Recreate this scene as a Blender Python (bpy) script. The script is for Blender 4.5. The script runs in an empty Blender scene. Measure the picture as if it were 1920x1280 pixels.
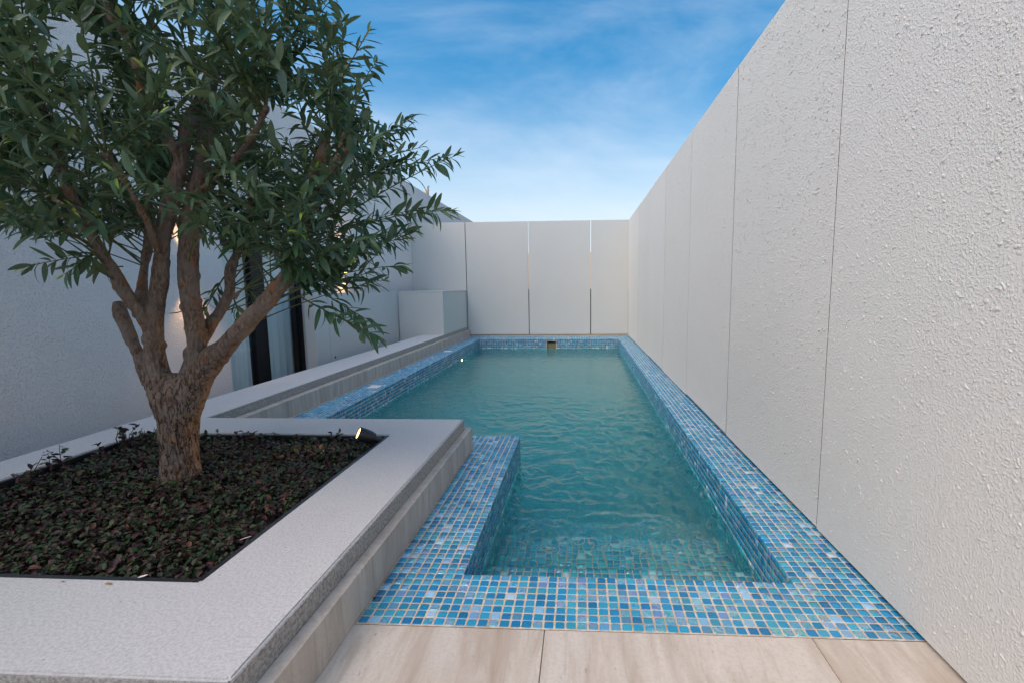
import bpy, bmesh, math, random
import numpy as np
from mathutils import Vector, Matrix, noise

random.seed(7)
rng = np.random.default_rng(11)
scene = bpy.context.scene
R = math.radians

# ------------------------------------------------------------------ camera
EYE = Vector((0, 0, 0.81))
F_PX, PITCH, YAW, ROLL, PCX, PCY = 926.3, 0.1245, 0.0576, -0.0086, 1036.6, 654.7
_f = Vector((-math.sin(YAW) * math.cos(PITCH), math.cos(YAW) * math.cos(PITCH), -math.sin(PITCH)))
_r = Vector((math.cos(YAW), math.sin(YAW), 0))
_u = _r.cross(_f)
CR = _r * math.cos(ROLL) + _u * math.sin(ROLL)
CU = -_r * math.sin(ROLL) + _u * math.cos(ROLL)
cam_data = bpy.data.cameras.new('camera')
cam = bpy.data.objects.new('camera', cam_data)
scene.collection.objects.link(cam)
cam.matrix_world = Matrix(((CR.x, CU.x, -_f.x, EYE.x), (CR.y, CU.y, -_f.y, EYE.y),
                           (CR.z, CU.z, -_f.z, EYE.z), (0, 0, 0, 1)))
cam_data.sensor_width = 36
cam_data.lens = F_PX / 1920 * 36
cam_data.shift_x = -(PCX - 960) / 1920
cam_data.shift_y = (PCY - 640) / 1920
cam_data.clip_start = 0.05
cam_data.clip_end = 2000
scene.camera = cam

# ------------------------------------------------------------------ world, sun, exposure
SUN_ELEV, SUN_AZ = R(52), R(-132)          # azimuth from +Y (down the pool), negative = left
world = bpy.data.worlds.new('World')
scene.world = world
world.use_nodes = True
wn, wl = world.node_tree.nodes, world.node_tree.links
wn.clear()
w_out = wn.new('ShaderNodeOutputWorld')
w_bg = wn.new('ShaderNodeBackground')
w_bg.inputs['Strength'].default_value = 0.145
sky = wn.new('ShaderNodeTexSky')
sky.sky_type = 'NISHITA'
sky.sun_disc = False
sky.sun_elevation = SUN_ELEV
sky.sun_rotation = SUN_AZ
sky.altitude = 0
sky.air_density = 1.0
sky.dust_density = 3.5
sky.ozone_density = 1.2
# thin cirrus streaks, mapped on the sky dome as a flat layer high up
tc = wn.new('ShaderNodeTexCoord')
sep = wn.new('ShaderNodeSeparateXYZ')
wl.new(tc.outputs['Generated'], sep.inputs[0])
mapn = wn.new('ShaderNodeMapping')
mapn.inputs['Rotation'].default_value = (0, R(40), 0)
mapn.inputs['Scale'].default_value = (0.75, 1.6, 2.9)
mapn.inputs['Location'].default_value = (1.35, 0.2, 0.55)
wl.new(tc.outputs['Generated'], mapn.inputs[0])
cn = wn.new('ShaderNodeTexNoise')
cn.inputs['Scale'].default_value = 1.9
cn.inputs['Detail'].default_value = 9
cn.inputs['Roughness'].default_value = 0.58
cn.inputs['Distortion'].default_value = 0.5
wl.new(mapn.outputs[0], cn.inputs['Vector'])
cr = wn.new('ShaderNodeMapRange')
cr.inputs['From Min'].default_value = 0.40
cr.inputs['From Max'].default_value = 0.78
cr.inputs['To Max'].default_value = 0.36
cr.interpolation_type = 'SMOOTHSTEP'
wl.new(cn.outputs['Fac'], cr.inputs['Value'])
hz = wn.new('ShaderNodeMapRange')          # pale haze low over the horizon, all round
hz.inputs['From Min'].default_value = 0.40
hz.inputs['From Max'].default_value = 0.0
hz.inputs['To Max'].default_value = 0.78
hz.interpolation_type = 'SMOOTHSTEP'
wl.new(sep.outputs['Z'], hz.inputs['Value'])
ch = wn.new('ShaderNodeMath'); ch.operation = 'SUBTRACT'; ch.inputs[0].default_value = 1.0
wl.new(hz.outputs[0], ch.inputs[1])
cm = wn.new('ShaderNodeMath'); cm.operation = 'MULTIPLY_ADD'
wl.new(cr.outputs[0], cm.inputs[0]); wl.new(ch.outputs[0], cm.inputs[1]); wl.new(hz.outputs[0], cm.inputs[2])
mixc = wn.new('ShaderNodeMixRGB')
mixc.inputs['Color2'].default_value = (4.6, 5.0, 5.5, 1)
wl.new(cm.outputs[0], mixc.inputs['Fac'])
hs = wn.new('ShaderNodeHueSaturation')
hs.inputs['Saturation'].default_value = 1.6
hs.inputs['Hue'].default_value = 0.487
wl.new(sky.outputs[0], hs.inputs['Color'])
wl.new(hs.outputs[0], mixc.inputs['Color1'])
wl.new(mixc.outputs[0], w_bg.inputs['Color'])
wl.new(w_bg.outputs[0], w_out.inputs['Surface'])

sun_d = bpy.data.lights.new('sun', 'SUN')
sun_d.energy = 0.9
sun_d.angle = R(80)
sun_d.color = (1.0, 0.90, 0.80)
sun = bpy.data.objects.new('sun', sun_d)
scene.collection.objects.link(sun)
sdir = Vector((math.sin(SUN_AZ) * math.cos(SUN_ELEV), math.cos(SUN_AZ) * math.cos(SUN_ELEV), math.sin(SUN_ELEV)))
sun.rotation_euler = (-sdir).to_track_quat('-Z', 'Y').to_euler()

scene.view_settings.view_transform = 'Standard'
scene.view_settings.look = 'None'
scene.view_settings.exposure = 0.54
scene.view_settings.gamma = 1
scene.view_settings.use_curve_mapping = False
scene.render.engine = 'CYCLES'
scene.cycles.use_denoising = True
scene.cycles.max_bounces = 9
scene.cycles.diffuse_bounces = 4
scene.cycles.transmission_bounces = 6
scene.cycles.volume_bounces = 6
scene.cycles.sample_clamp_indirect = 6

# ------------------------------------------------------------------ measures (metres)
HC = 0.81
P = 0.0270                       # mosaic pitch
XI, XS = 0.582, 0.582 - 34 * P   # inner right wall of the pool, right side of the pier
XPB = XS - 8 * P                 # outer face of the planter plinth
XR = 0.777                       # right boundary wall
YNI = 1.306
YN = YNI - 8 * P - 0.003
YSE = YNI + 49 * P
XLI = XI - 82 * P
XL = -1.868
YFI = YNI + 240 * P
YF = 8.25
ZT = 1.884                       # top of boundary walls
ZS, ZP = 0.110, 0.163            # plinth top, cap top
XPL, YPF, YPN = -0.5885, 2.373, 0.720
XPI, YPIF, YPIN = -0.855, 2.108, 0.989
XLB, XB, YB, ZB = -1.926, -2.242, 6.832, 0.772
XLW, XH, ZH = -2.569, -2.827, 2.528
ZW = -0.145                      # water level
XBI = -2.02                      # left inner edge of the bed
ZFLOOR = -1.10

def project(p):
    d = Vector(p) - EYE
    z = d.dot(_f)
    return PCX + F_PX * d.dot(CR) / z, PCY - F_PX * d.dot(CU) / z, z

def at(px, py, Y):
    d = _f + CR * ((px - PCX) / F_PX) - CU * ((py - PCY) / F_PX)
    return EYE + d * (Y / d.y)

def at_x(px, py, X):
    d = _f + CR * ((px - PCX) / F_PX) - CU * ((py - PCY) / F_PX)
    return EYE + d * (X / d.x)

# ------------------------------------------------------------------ helpers
def link(o, parent=None):
    scene.collection.objects.link(o)
    if parent is not None:
        o.parent = parent
    return o

def thing(name, label, cat, loc=(0, 0, 0), group=None):
    o = bpy.data.objects.new(name, None)
    o.location = loc
    o['label'] = label; o['category'] = cat
    if group: o['group'] = group
    scene.collection.objects.link(o)
    bpy.context.view_layer.update()
    return o

def tag(o, label=None, cat=None, kind=None, group=None):
    if label: o['label'] = label
    if cat: o['category'] = cat
    if kind: o['kind'] = kind
    if group: o['group'] = group
    return o

def obj_bm(name, bm, mat, parent=None, smooth=False):
    me = bpy.data.meshes.new(name)
    bm.normal_update()
    bm.to_mesh(me); bm.free()
    if smooth:
        me.polygons.foreach_set('use_smooth', [True] * len(me.polygons))
    if mat: me.materials.append(mat)
    o = bpy.data.objects.new(name, me)
    scene.collection.objects.link(o)
    if parent is not None:
        o.parent = parent
        o.matrix_parent_inverse = Matrix.Translation(parent.location).inverted()
    return o

def box(bm, x0, x1, y0, y1, z0, z1):
    vs = [bm.verts.new((x, y, z)) for x in (x0, x1) for y in (y0, y1) for z in (z0, z1)]
    for f in ((0, 1, 3, 2), (4, 6, 7, 5), (0, 4, 5, 1), (2, 3, 7, 6), (0, 2, 6, 4), (1, 5, 7, 3)):
        bm.faces.new([vs[i] for i in f])
    return vs

def box_obj(name, b, mat, parent=None, bevel=0.0, seg=2):
    bm = bmesh.new()
    box(bm, *b)
    if bevel:
        bmesh.ops.bevel(bm, geom=bm.edges[:], offset=bevel, segments=seg, affect='EDGES', profile=0.5)
    bmesh.ops.recalc_face_normals(bm, faces=bm.faces[:])
    return obj_bm(name, bm, mat, parent)

def quad_bm(bm, pts):
    bm.faces.new([bm.verts.new(p) for p in pts])

def mesh_np(name, verts, faces_list, mat, parent=None, smooth=False, attrs=None):
    """faces_list: list of int arrays (n,k)."""
    me = bpy.data.meshes.new(name)
    verts = np.asarray(verts, np.float32)
    me.vertices.add(len(verts))
    me.vertices.foreach_set('co', verts.ravel())
    loops = np.concatenate([f.ravel() for f in faces_list]).astype(np.int32)
    sizes = np.concatenate([np.full(len(f), f.shape[1]) for f in faces_list]).astype(np.int32)
    starts = np.concatenate([[0], np.cumsum(sizes)[:-1]]).astype(np.int32)
    me.loops.add(len(loops)); me.loops.foreach_set('vertex_index', loops)
    me.polygons.add(len(sizes))
    me.polygons.foreach_set('loop_start', starts)
    me.polygons.foreach_set('loop_total', sizes)
    if smooth:
        me.polygons.foreach_set('use_smooth', np.ones(len(sizes), bool))
    for an, (typ, data) in (attrs or {}).items():
        a = me.attributes.new(an, typ, 'POINT')
        a.data.foreach_set('color' if typ == 'FLOAT_COLOR' else 'value', np.asarray(data, np.float32).ravel())
    me.update(calc_edges=True)
    if mat: me.materials.append(mat)
    o = bpy.data.objects.new(name, me)
    scene.collection.objects.link(o)
    if parent is not None:
        o.parent = parent
        o.matrix_parent_inverse = Matrix.Translation(parent.location).inverted()
    return o

# ------------------------------------------------------------------ materials
class NT:
    def __init__(self, name):
        self.m = bpy.data.materials.new(name)
        self.m.use_nodes = True
        self.n, self.l = self.m.node_tree.nodes, self.m.node_tree.links
        self.b = self.n['Principled BSDF']
        self.out = self.n['Material Output']
    def new(self, t, **kw):
        nd = self.n.new(t)
        for k, v in kw.items():
            if k.startswith('i_'):
                nd.inputs[k[2:].replace('_', ' ')].default_value = v
            else:
                setattr(nd, k, v)
        return nd
    def link(self, a, b): self.l.new(a, b)
    def coords(self, scale=(1, 1, 1), rot=(0, 0, 0), obj=True, world=False):
        if world:
            g = self.new('ShaderNodeNewGeometry'); src = g.outputs['Position']
        else:
            t = self.new('ShaderNodeTexCoord'); src = t.outputs['Object']
        mp = self.new('ShaderNodeMapping')
        mp.inputs['Scale'].default_value = scale
        mp.inputs['Rotation'].default_value = rot
        self.link(src, mp.inputs[0])
        return mp.outputs[0]
    def noise(self, vec, scale, detail=4, rough=0.5, dist=0.0):
        nd = self.new('ShaderNodeTexNoise')
        nd.inputs['Scale'].default_value = scale
        nd.inputs['Detail'].default_value = detail
        nd.inputs['Roughness'].default_value = rough
        nd.inputs['Distortion'].default_value = dist
        if vec is not None: self.link(vec, nd.inputs['Vector'])
        return nd.outputs['Fac']
    def ramp(self, fac, stops, interp='LINEAR'):
        r = self.new('ShaderNodeValToRGB')
        r.color_ramp.interpolation = interp
        e = r.color_ramp.elements
        while len(e) < len(stops): e.new(0.5)
        for q, (p, c) in zip(e, stops):
            q.position = p
            q.color = (*c, 1) if len(c) == 3 else c
        self.link(fac, r.inputs[0])
        return r.outputs[0]
    def rng(self, v, a, b, c=0.0, d=1.0, smooth=True):
        r = self.new('ShaderNodeMapRange')
        r.interpolation_type = 'SMOOTHSTEP' if smooth else 'LINEAR'
        for i, x in zip(('From Min', 'From Max', 'To Min', 'To Max'), (a, b, c, d)):
            r.inputs[i].default_value = x
        self.link(v, r.inputs['Value'])
        return r.outputs[0]
    def math(self, op, a, b):
        m = self.new('ShaderNodeMath', operation=op)
        for i, x in enumerate((a, b)):
            if isinstance(x, (int, float)): m.inputs[i].default_value = x
            else: self.link(x, m.inputs[i])
        return m.outputs[0]
    def mix(self, fac, a, b, mode='MIX'):
        m = self.new('ShaderNodeMixRGB', blend_type=mode)
        for i, x in enumerate((fac, a, b)):
            if isinstance(x, (int, float)): m.inputs[i].default_value = x
            elif isinstance(x, tuple): m.inputs[i].default_value = (*x, 1) if len(x) == 3 else x
            else: self.link(x, m.inputs[i])
        return m.outputs[0]
    def bump(self, h, strength=1.0, dist=0.002, prev=None):
        b = self.new('ShaderNodeBump')
        b.inputs['Strength'].default_value = strength
        b.inputs['Distance'].default_value = dist
        self.link(h, b.inputs['Height'])
        if prev is not None: self.link(prev, b.inputs['Normal'])
        return b.outputs[0]
    def set(self, **kw):
        for k, v in kw.items():
            k = k.replace('_', ' ')
            if isinstance(v, (int, float)): self.b.inputs[k].default_value = v
            elif isinstance(v, tuple): self.b.inputs[k].default_value = (*v, 1) if len(v) == 3 else v
            else: self.link(v, self.b.inputs[k])
        return self

def simple(name, col, rough=0.6, metal=0.0, **kw):
    t = NT(name)
    n = t.noise(t.coords(), 14, 3)
    c = t.mix(t.rng(n, 0.3, 0.7, 0, 0.35), col, tuple(x * 0.8 for x in col))
    t.set(Base_Color=c, Roughness=rough, Metallic=metal, **kw)
    return t.m

def stucco(name, col, blob=90.0, dist=0.0034, lo=0.55, hi=0.80, fine=1.0, dirt=0.12):
    """splatter-coat: torn little ridges over a fine grain"""
    t = NT(name)
    v = t.coords(world=True)
    warp = t.new('ShaderNodeTexNoise'); warp.inputs['Scale'].default_value = 9; warp.inputs['Detail'].default_value = 2
    t.link(v, warp.inputs['Vector'])
    va = t.new('ShaderNodeVectorMath', operation='MULTIPLY_ADD')
    va.inputs[1].default_value = (0.012, 0.012, 0.012)
    t.link(warp.outputs['Color'], va.inputs[0]); t.link(v, va.inputs[2])
    n1 = t.noise(va.outputs[0], blob, 2.0, 0.5, 0.25)
    mask = t.noise(v, 7, 2)
    h = t.rng(t.math('ADD', n1, t.math('MULTIPLY', t.math('SUBTRACT', mask, 0.5), 0.16)), lo, hi, smooth=False)
    n2 = t.noise(va.outputs[0], blob * 3.2, 3, 0.6)
    h2 = t.math('ADD', h, t.math('MULTIPLY', n2, 0.20 * fine))
    nrm = t.bump(h2, 1.0, dist)
    big = t.noise(v, 1.4, 5, 0.6)
    c = t.mix(t.rng(big, 0.35, 0.7, 0, dirt), col, tuple(x * 0.82 for x in col))
    c = t.mix(t.math('MULTIPLY', h, 0.12), c, tuple(min(1, x * 1.1) for x in col))
    t.set(Base_Color=c, Roughness=0.78, Normal=nrm, Specular_IOR_Level=0.25)
    return t.m

M_WALL = stucco('stucco_right', (0.69, 0.69, 0.652), blob=170, dist=.0016, lo=.45, hi=.8)
M_WALLB = stucco('stucco_back', (0.60, 0.61, 0.585), blob=90, dist=0.0022)
M_HOUSE = stucco('stucco_house', (0.76, 0.735, 0.71), blob=95, dist=0.0042, lo=0.50, hi=0.74)

def cap_mat():
    t = NT('cap_render')
    v = t.coords(world=True)
    n1 = t.noise(v, 160, 4, 0.65)
    n2 = t.noise(v, 420, 3, 0.6)
    n3 = t.noise(v, 3.0, 5, 0.65)
    nrm = t.bump(t.math('ADD', n1, t.math('MULTIPLY', n2, 0.6)), 0.8, 0.0016)
    c = t.mix(t.rng(n1, 0.34, 0.62), (0.48, 0.48, 0.475), (0.61, 0.61, 0.60))
    c = t.mix(t.rng(n3, 0.45, 0.75, 0, 0.35), c, (0.50, 0.485, 0.46))
    spots = t.new('ShaderNodeTexVoronoi'); spots.inputs['Scale'].default_value = 26
    t.link(v, spots.inputs['Vector'])
    c = t.mix(t.rng(spots.outputs['Distance'], 0.045, 0.075, 0.55, 0), c, (0.22, 0.18, 0.15))
    t.set(Base_Color=c, Roughness=0.85, Normal=nrm, Specular_IOR_Level=0.2)
    return t.m
M_CAP = cap_mat()

def band_mat():
    t = NT('band_render')
    v = t.coords(world=True)
    n1 = t.noise(v, 120, 4, 0.7)
    n2 = t.noise(v, 320, 3, 0.6)
    nrm = t.bump(t.math('ADD', n1, t.math('MULTIPLY', n2, 0.5)), 1.0, 0.0042)
    c = t.mix(t.rng(n1, 0.36, 0.62), (0.26, 0.25, 0.235), (0.46, 0.45, 0.43))
    t.set(Base_Color=c, Roughness=0.92, Normal=nrm, Specular_IOR_Level=0.15)
    return t.m
M_BAND = band_mat()

def travertine(name, light, dark, along='Y', tint=0.0):
    t = NT(name)
    # veins run along one axis: squeeze noise across, stretch along
    info = t.new('ShaderNodeObjectInfo')
    geo = t.new('ShaderNodeNewGeometry')
    off = t.new('ShaderNodeVectorMath', operation='MULTIPLY_ADD')
    off.inputs[1].default_value = (7, 7, 7)
    rnd = t.new('ShaderNodeCombineXYZ')
    for i in range(3): t.link(info.outputs['Random'], rnd.inputs[i])
    t.link(rnd.outputs[0], off.inputs[0]); t.link(geo.outputs['Position'], off.inputs[2])
    def mapped(s):
        mp = t.new('ShaderNodeMapping'); mp.inputs['Scale'].default_value = s
        t.link(off.outputs[0], mp.inputs[0]); return mp.outputs[0]
    s = {'Y': (1, 0.16, 1), 'Z': (1, 1, 0.16)}[along]
    a = t.noise(mapped(s), 9, 6, 0.6, 0.9)
    b = t.noise(mapped(s), 34, 5, 0.62, 0.7)
    g = t.noise(mapped((1, 1, 1)), 130, 3, 0.6)
    mid = tuple((x + y) / 2 for x, y in zip(light, dark))
    c = t.ramp(a, [(0.28, dark), (0.42, mid), (0.56, light), (0.75, tuple(min(1, x * 1.08) for x in light))])
    c = t.mix(t.rng(b, 0.50, 0.72, 0, 0.55), c, tuple(x * 0.88 for x in dark))
    c = t.mix(t.rng(b, 0.46, 0.30, 0, 0.45), c, tuple(min(1, x * 1.12) for x in light))
    c = t.mix(t.rng(g, 0.42, 0.7, 0, 0.35), c, tuple(x * 0.85 for x in mid))
    pits = t.noise(mapped((s[0], s[1] * 2.5, s[2] if along == 'Y' else 0.4)), 95, 2, 0.5)
    c = t.mix(t.rng(pits, 0.70, 0.76, 0, 0.5), c, tuple(x * 0.55 for x in dark))
    nrm = t.bump(t.math('ADD', g, b), 0.25, 0.0012)
    t.set(Base_Color=c, Roughness=t.rng(b, 0.3, 0.7, 0.42, 0.6), Normal=nrm, Specular_IOR_Level=0.4)
    return t.m
M_DECK = travertine('travertine_floor', (0.60, 0.545, 0.475), (0.43, 0.345, 0.265), 'Y')
M_PLINTH = travertine('travertine_plinth', (0.50, 0.46, 0.41), (0.34, 0.285, 0.235), 'Z')

def grout_mat():
    t = NT('grout')
    v = t.coords(world=True)
    n = t.noise(v, 60, 4, 0.6)
    n2 = t.noise(v, 5, 4, 0.6)
    c = t.mix(t.rng(n, 0.3, 0.7), (0.48, 0.38, 0.27), (0.68, 0.60, 0.48))
    c = t.mix(t.rng(n2, 0.5, 0.7, 0, 0.6), c, (0.30, 0.18, 0.10))
    t.set(Base_Color=c, Roughness=0.85, Normal=t.bump(n, 0.5, 0.001))
    return t.m
M_GROUT = grout_mat()

def tile_mat(name, from_object):
    t = NT(name)
    if from_object:
        oi = t.new('ShaderNodeObjectInfo'); col = oi.outputs['Color']; irid = oi.outputs['Alpha']
    else:
        a = t.new('ShaderNodeAttribute'); a.attribute_name = 'tilecol'
        col = a.outputs['Color']; irid = a.outputs['Alpha']
    v = t.coords(world=True)
    n = t.noise(v, 90, 3, 0.6, 0.6)
    n2 = t.noise(v, 700, 2, 0.5)
    c = t.mix(t.rng(n, 0.3, 0.7, 0, 0.35), col, t.mix(0.5, col, (0.02, 0.10, 0.20)))
    # pearl coat: hue slides over each tile and with the angle of view
    ir = t.noise(v, 34, 2, 0.5, 1.2)
    lw = t.new('ShaderNodeLayerWeight'); lw.inputs['Blend'].default_value = 0.45
    ph = t.math('ADD', t.math('MULTIPLY', ir, 2.3), t.math('MULTIPLY', lw.outputs['Facing'], 0.9))
    ph = t.math('FRACT', ph, 0.0)
    pearl = t.ramp(ph, [(0.0, (0.10, 0.42, 0.85)), (0.2, (0.08, 0.62, 0.80)), (0.4, (0.25, 0.75, 0.62)),
                        (0.58, (0.62, 0.74, 0.72)), (0.78, (0.62, 0.52, 0.74)), (1.0, (0.20, 0.36, 0.85))])
    c2 = t.mix(t.math('MULTIPLY', irid, 0.72), c, pearl)
    t.set(Base_Color=c2, Metallic=t.math('MULTIPLY', irid, 0.55),
          Roughness=t.rng(n, 0.3, 0.8, 0.16, 0.34), Normal=t.bump(t.math('ADD', n, t.math('MULTIPLY', n2, 0.15)), 0.35, 0.0012),
          Specular_IOR_Level=0.55)
    return t.m
M_TILE = tile_mat('mosaic_glass', False)
M_TILE1 = tile_mat('mosaic_glass_single', True)

M_BLACK = simple('black_edging', (0.025, 0.027, 0.032), 0.38, 0.3)
M_DARK = simple('dark_gap', (0.03, 0.03, 0.032), 0.8)
M_FRAME = simple('window_frame_black', (0.008, 0.009, 0.011), 0.5, Specular_IOR_Level=.25)
M_BEIGE = simple('beige_mortar', (0.48, 0.40, 0.31), 0.85)
M_GROUND = simple('ground', (0.26, 0.23, 0.19), 0.95)
M_PATH = simple('side_paving', (0.42, 0.40, 0.37), 0.8)
M_PLASTIC = simple('cream_plastic', (0.62, 0.56, 0.44), 0.45)
M_WHITEP = simple('white_patch', (0.74, 0.70, 0.66), 0.5)
M_SOIL = simple('soil', (0.020, 0.012, 0.008), 0.95)
M_ROOM = simple('room_wall', (0.30, 0.29, 0.27), 0.9)
M_STEEL = simple('steel', (0.45, 0.46, 0.47), 0.3, 1.0)

def emit(name, col, s):
    t = NT(name)
    t.set(Base_Color=(0, 0, 0), Emission_Color=col, Emission_Strength=s)
    return t.m
M_LAMP = emit('lamp_lens', (1.0, 0.52, 0.14), 6.0)
M_LAMP2 = emit('pool_lamp_lens', (1.0, 0.78, 0.50), 26.0)

# ================================================================== SETTING
g = box_obj('ground', (-400, 400, -400, 400, -1.6, -1.35), M_GROUND); tag(g, kind='structure')
g = box_obj('side_path', (XH, XB - 0.004, -3.0, 14.0, -1.34, -0.35), M_PATH); tag(g, kind='structure')

# pool basin: a grout-coloured shell with the mosaic set on it
GZ = -0.0016
bm = bmesh.new()
def flat(x0, x1, y0, y1, z): quad_bm(bm, [(x0, y0, z), (x1, y0, z), (x1, y1, z), (x0, y1, z)])
XOUT, YOUT = XR + 0.06, YF + 0.06
flat(XPB - 0.01, XOUT, YN, YNI - .0016, GZ)
flat(XPB - 0.01, XS - .0016, YNI - .0016, YSE + .0016, GZ)
flat(XL - 0.005, XPB - 0.01, YPF + 0.03, YSE + .0016, GZ)
flat(XI + .0016, XOUT, YNI - .0016, YOUT, GZ)
flat(XL - 0.005, XLI - .0016, YSE + .0016, YOUT, GZ)
flat(XLI - .0016, XI + .0016, YFI + .0016, YOUT, GZ)
def vert_x(x, y0, y1, z0, z1): quad_bm(bm, [(x, y0, z0), (x, y1, z0), (x, y1, z1), (x, y0, z1)])
def vert_y(y, x0, x1, z0, z1): quad_bm(bm, [(x0, y, z0), (x1, y, z0), (x1, y, z1), (x0, y, z1)])
ZF = ZFLOOR - .0016
SKX0, SKX1, SKZ0, SKZ1 = -0.552, -0.390, -0.165, -0.026     # skimmer mouth in the far wall
vert_x(XI + .0016, YNI - .0016, YFI + .0016, ZF, GZ)
vert_x(XS - .0016, YNI - .0016, YSE + .0016, ZF, GZ)
vert_x(XLI - .0016, YSE + .0016, YFI + .0016, ZF, GZ)
vert_y(YNI - .0016, XS - .0016, XI + .0016, ZF, GZ)
vert_y(YSE + .0016, XLI - .0016, XS - .0016, ZF, GZ)
yy = YFI + .0016
vert_y(yy, XLI - .0016, SKX0, ZF, GZ); vert_y(yy, SKX1, XI + .0016, ZF, GZ)
vert_y(yy, SKX0, SKX1, SKZ1, GZ); vert_y(yy, SKX0, SKX1, ZF, SKZ0)
flat(XLI - .0016, XI + .0016, YSE + .0016, YFI + .0016, ZF)
flat(XS - .0016, XI + .0016, YNI - .0016, YSE + .0016, ZF)
STEPS = [(YNI + 12 * P, -0.192), (YNI + 26 * P, -0.37), (YNI + 40 * P, -0.62)]
prev = YNI - .0016
for k, (ye, zt_) in enumerate(STEPS):
    flat(XS - .0016, XI + .0016, prev, ye - .0016, zt_ - .0016)
    nz = STEPS[k + 1][1] if k < 2 else ZFLOOR
    vert_y(ye - .0016, XS - .0016, XI + .0016, nz - .0016, zt_ - .0016)
    prev = ye - .0016
basin = obj_bm('pool_basin', bm, M_GROUT); tag(basin, kind='structure')

# ---- mosaic: every tile a real, slightly pillowed and slightly crooked piece
PAL = np.array([[.010, .145, .290], [.018, .215, .370], [.035, .255, .365], [.014, .185, .345],
                [.080, .240, .370], [.210, .400, .560], [.120, .230, .420], [.33, .47, .56]])
PROB = np.array([.16, .25, .24, .16, .095, .055, .025, .015])
CHAM = 0.16
def tile_template(detail):
    s = 0.0118
    c = s * 0.74
    zt = 0.0
    if detail:
        k = s - 0.0014; q = k * 0.80
        top = [(k, -q), (k, q), (q, k), (-q, k), (-k, q), (-k, -q), (-q, -k), (q, -k)]
        base = [(s, -s * .86), (s, s * .86), (s * .86, s), (-s * .86, s), (-s, s * .86), (-s, -s * .86), (-s * .86, -s), (s * .86, -s)]
        v = [(0, 0, 0.0003)] + [(a, b, 0.0) for a, b in top] + [(a, b, -0.0024) for a, b in base]
        tris = [(0, i + 1, (i + 1) % 8 + 1) for i in range(8)]
        quads = [(i + 1, i + 9, (i + 1) % 8 + 9, (i + 1) % 8 + 1) for i in range(8)]
        return np.array(v), np.array(tris), np.array(quads)
    k = s - 0.0011
    v = [(k, -k, 0), (k, k, 0), (-k, k, 0), (-k, -k, 0), (s, -s, -.0022), (s, s, -.0022), (-s, s, -.0022), (-s, -s, -.0022)]
    return np.array(v), None, np.array([(0, 1, 2, 3), (0, 4, 5, 1), (1, 5, 6, 2), (2, 6, 7, 3), (3, 7, 4, 0)])

tiles = []      # (origin, axis u, axis v, normal, detail, iridescent chance)
def tile_field(o, u, v, nu, nv, detail, irid, skip=None):
    o, u, v = Vector(o), Vector(u), Vector(v)
    n = u.cross(v)
    for i in range(nu):
        for j in range(nv):
            c = o + u * ((i + .5) * P) + v * ((j + .5) * P)
            if skip and skip(c): continue
            tiles.append((tuple(c), tuple(u), tuple(v), tuple(n), detail, irid))
X_, Y_, Z_ = (1, 0, 0), (0, 1, 0), (0, 0, 1)
tile_field((XPB, YNI - 8 * P, 0), X_, Y_, 50 + 1, 8, 1, .22)
tile_field((XPB, YNI, 0), X_, Y_, 8, 49, 1, .24)
nl = int((XPB - XL) / P)
tile_field((XPB - nl * P, YSE - 8 * P, 0), X_, Y_, nl, 8, 1, .2)
tile_field((XI, YNI, 0), X_, Y_, 9, 258, 1, .12)
tile_field((XLI - 8 * P, YSE, 0), X_, Y_, 8, 209, 1, .2, skip=lambda c: abs(c.y - 3.985) < .05 and -1.77 < c.x < -1.69 or abs(c.y - 6.29) < .05 and -1.77 < c.x < -1.69)
tile_field((XLI, YFI, 0), X_, Y_, 82, 17, 1, .15)
nZ = (0, 0, -1)
def below(c, z): return c.z < z
# right wall faces -X ; u x v = normal
tile_field((XI, YNI, 0), nZ, Y_, 40, 240, 0, .06, skip=None)
tile_field((XS, YNI, 0), Y_, nZ, 49, 40, 0, .06)
tile_field((XLI, YSE, 0), Y_, nZ, 191, 40, 0, .06)
tile_field((XLI, YFI, 0), X_, Z_, 0, 0, 0, .06)
tile_field((XLI, YFI, 0), nZ, X_, 40, 82, 0, .10, skip=lambda c: SKX0 - .008 < c.x < SKX1 + .008 and SKZ0 - .01 < c.z < SKZ1 + .012)
tile_field((XLI, YSE, 0), X_, nZ, 48, 40, 0, .06)
prev_y, prev_n = YNI, 0
for k, (ye, zt_) in enumerate(STEPS):
    ny = round((ye - prev_y) / P)
    tile_field((XS, prev_y, zt_), X_, Y_, 34, ny, 0, .12)
    nz = STEPS[k + 1][1] if k < 2 else ZFLOOR
    tile_field((XS, ye, zt_), nZ, X_, int((zt_ - nz) / P), 34, 0, .1)
    prev_y = ye
tile_field((XLI, YSE, ZFLOOR), X_, Y_, 82, 191, 0, .05)
# the risers above were laid facing -Y; turn them to +Y, and check every normal faces the water side
N = len(tiles)
T = np.array([t[0] for t in tiles]); U = np.array([t[1] for t in tiles], float); V = np.array([t[2] for t in tiles], float)
NN = np.array([t[3] for t in tiles], float)
DET = np.array([t[4] for t in tiles]); IR = np.array([t[5] for t in tiles])
ris = (np.abs(NN[:, 1]) > .5) & (T[:, 1] < YSE - .01) & (T[:, 0] > XS)
for m_, want in ((ris, (0, 1, 0)),):
    flip = m_ & ((NN @ np.array(want)) < 0)
    U[flip] *= -1; NN[flip] *= -1
def want_normal(mask, w):
    f = mask & ((NN @ np.array(w, float)) < 0)
    U[f] *= -1; NN[f] *= -1
want_normal(np.abs(NN[:, 2]) > .5, (0, 0, 1))
want_normal((np.abs(NN[:, 0]) > .5) & (T[:, 0] > XI - .01), (-1, 0, 0))
want_normal((np.abs(NN[:, 0]) > .5) & (T[:, 0] < XI - .01), (1, 0, 0))
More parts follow.
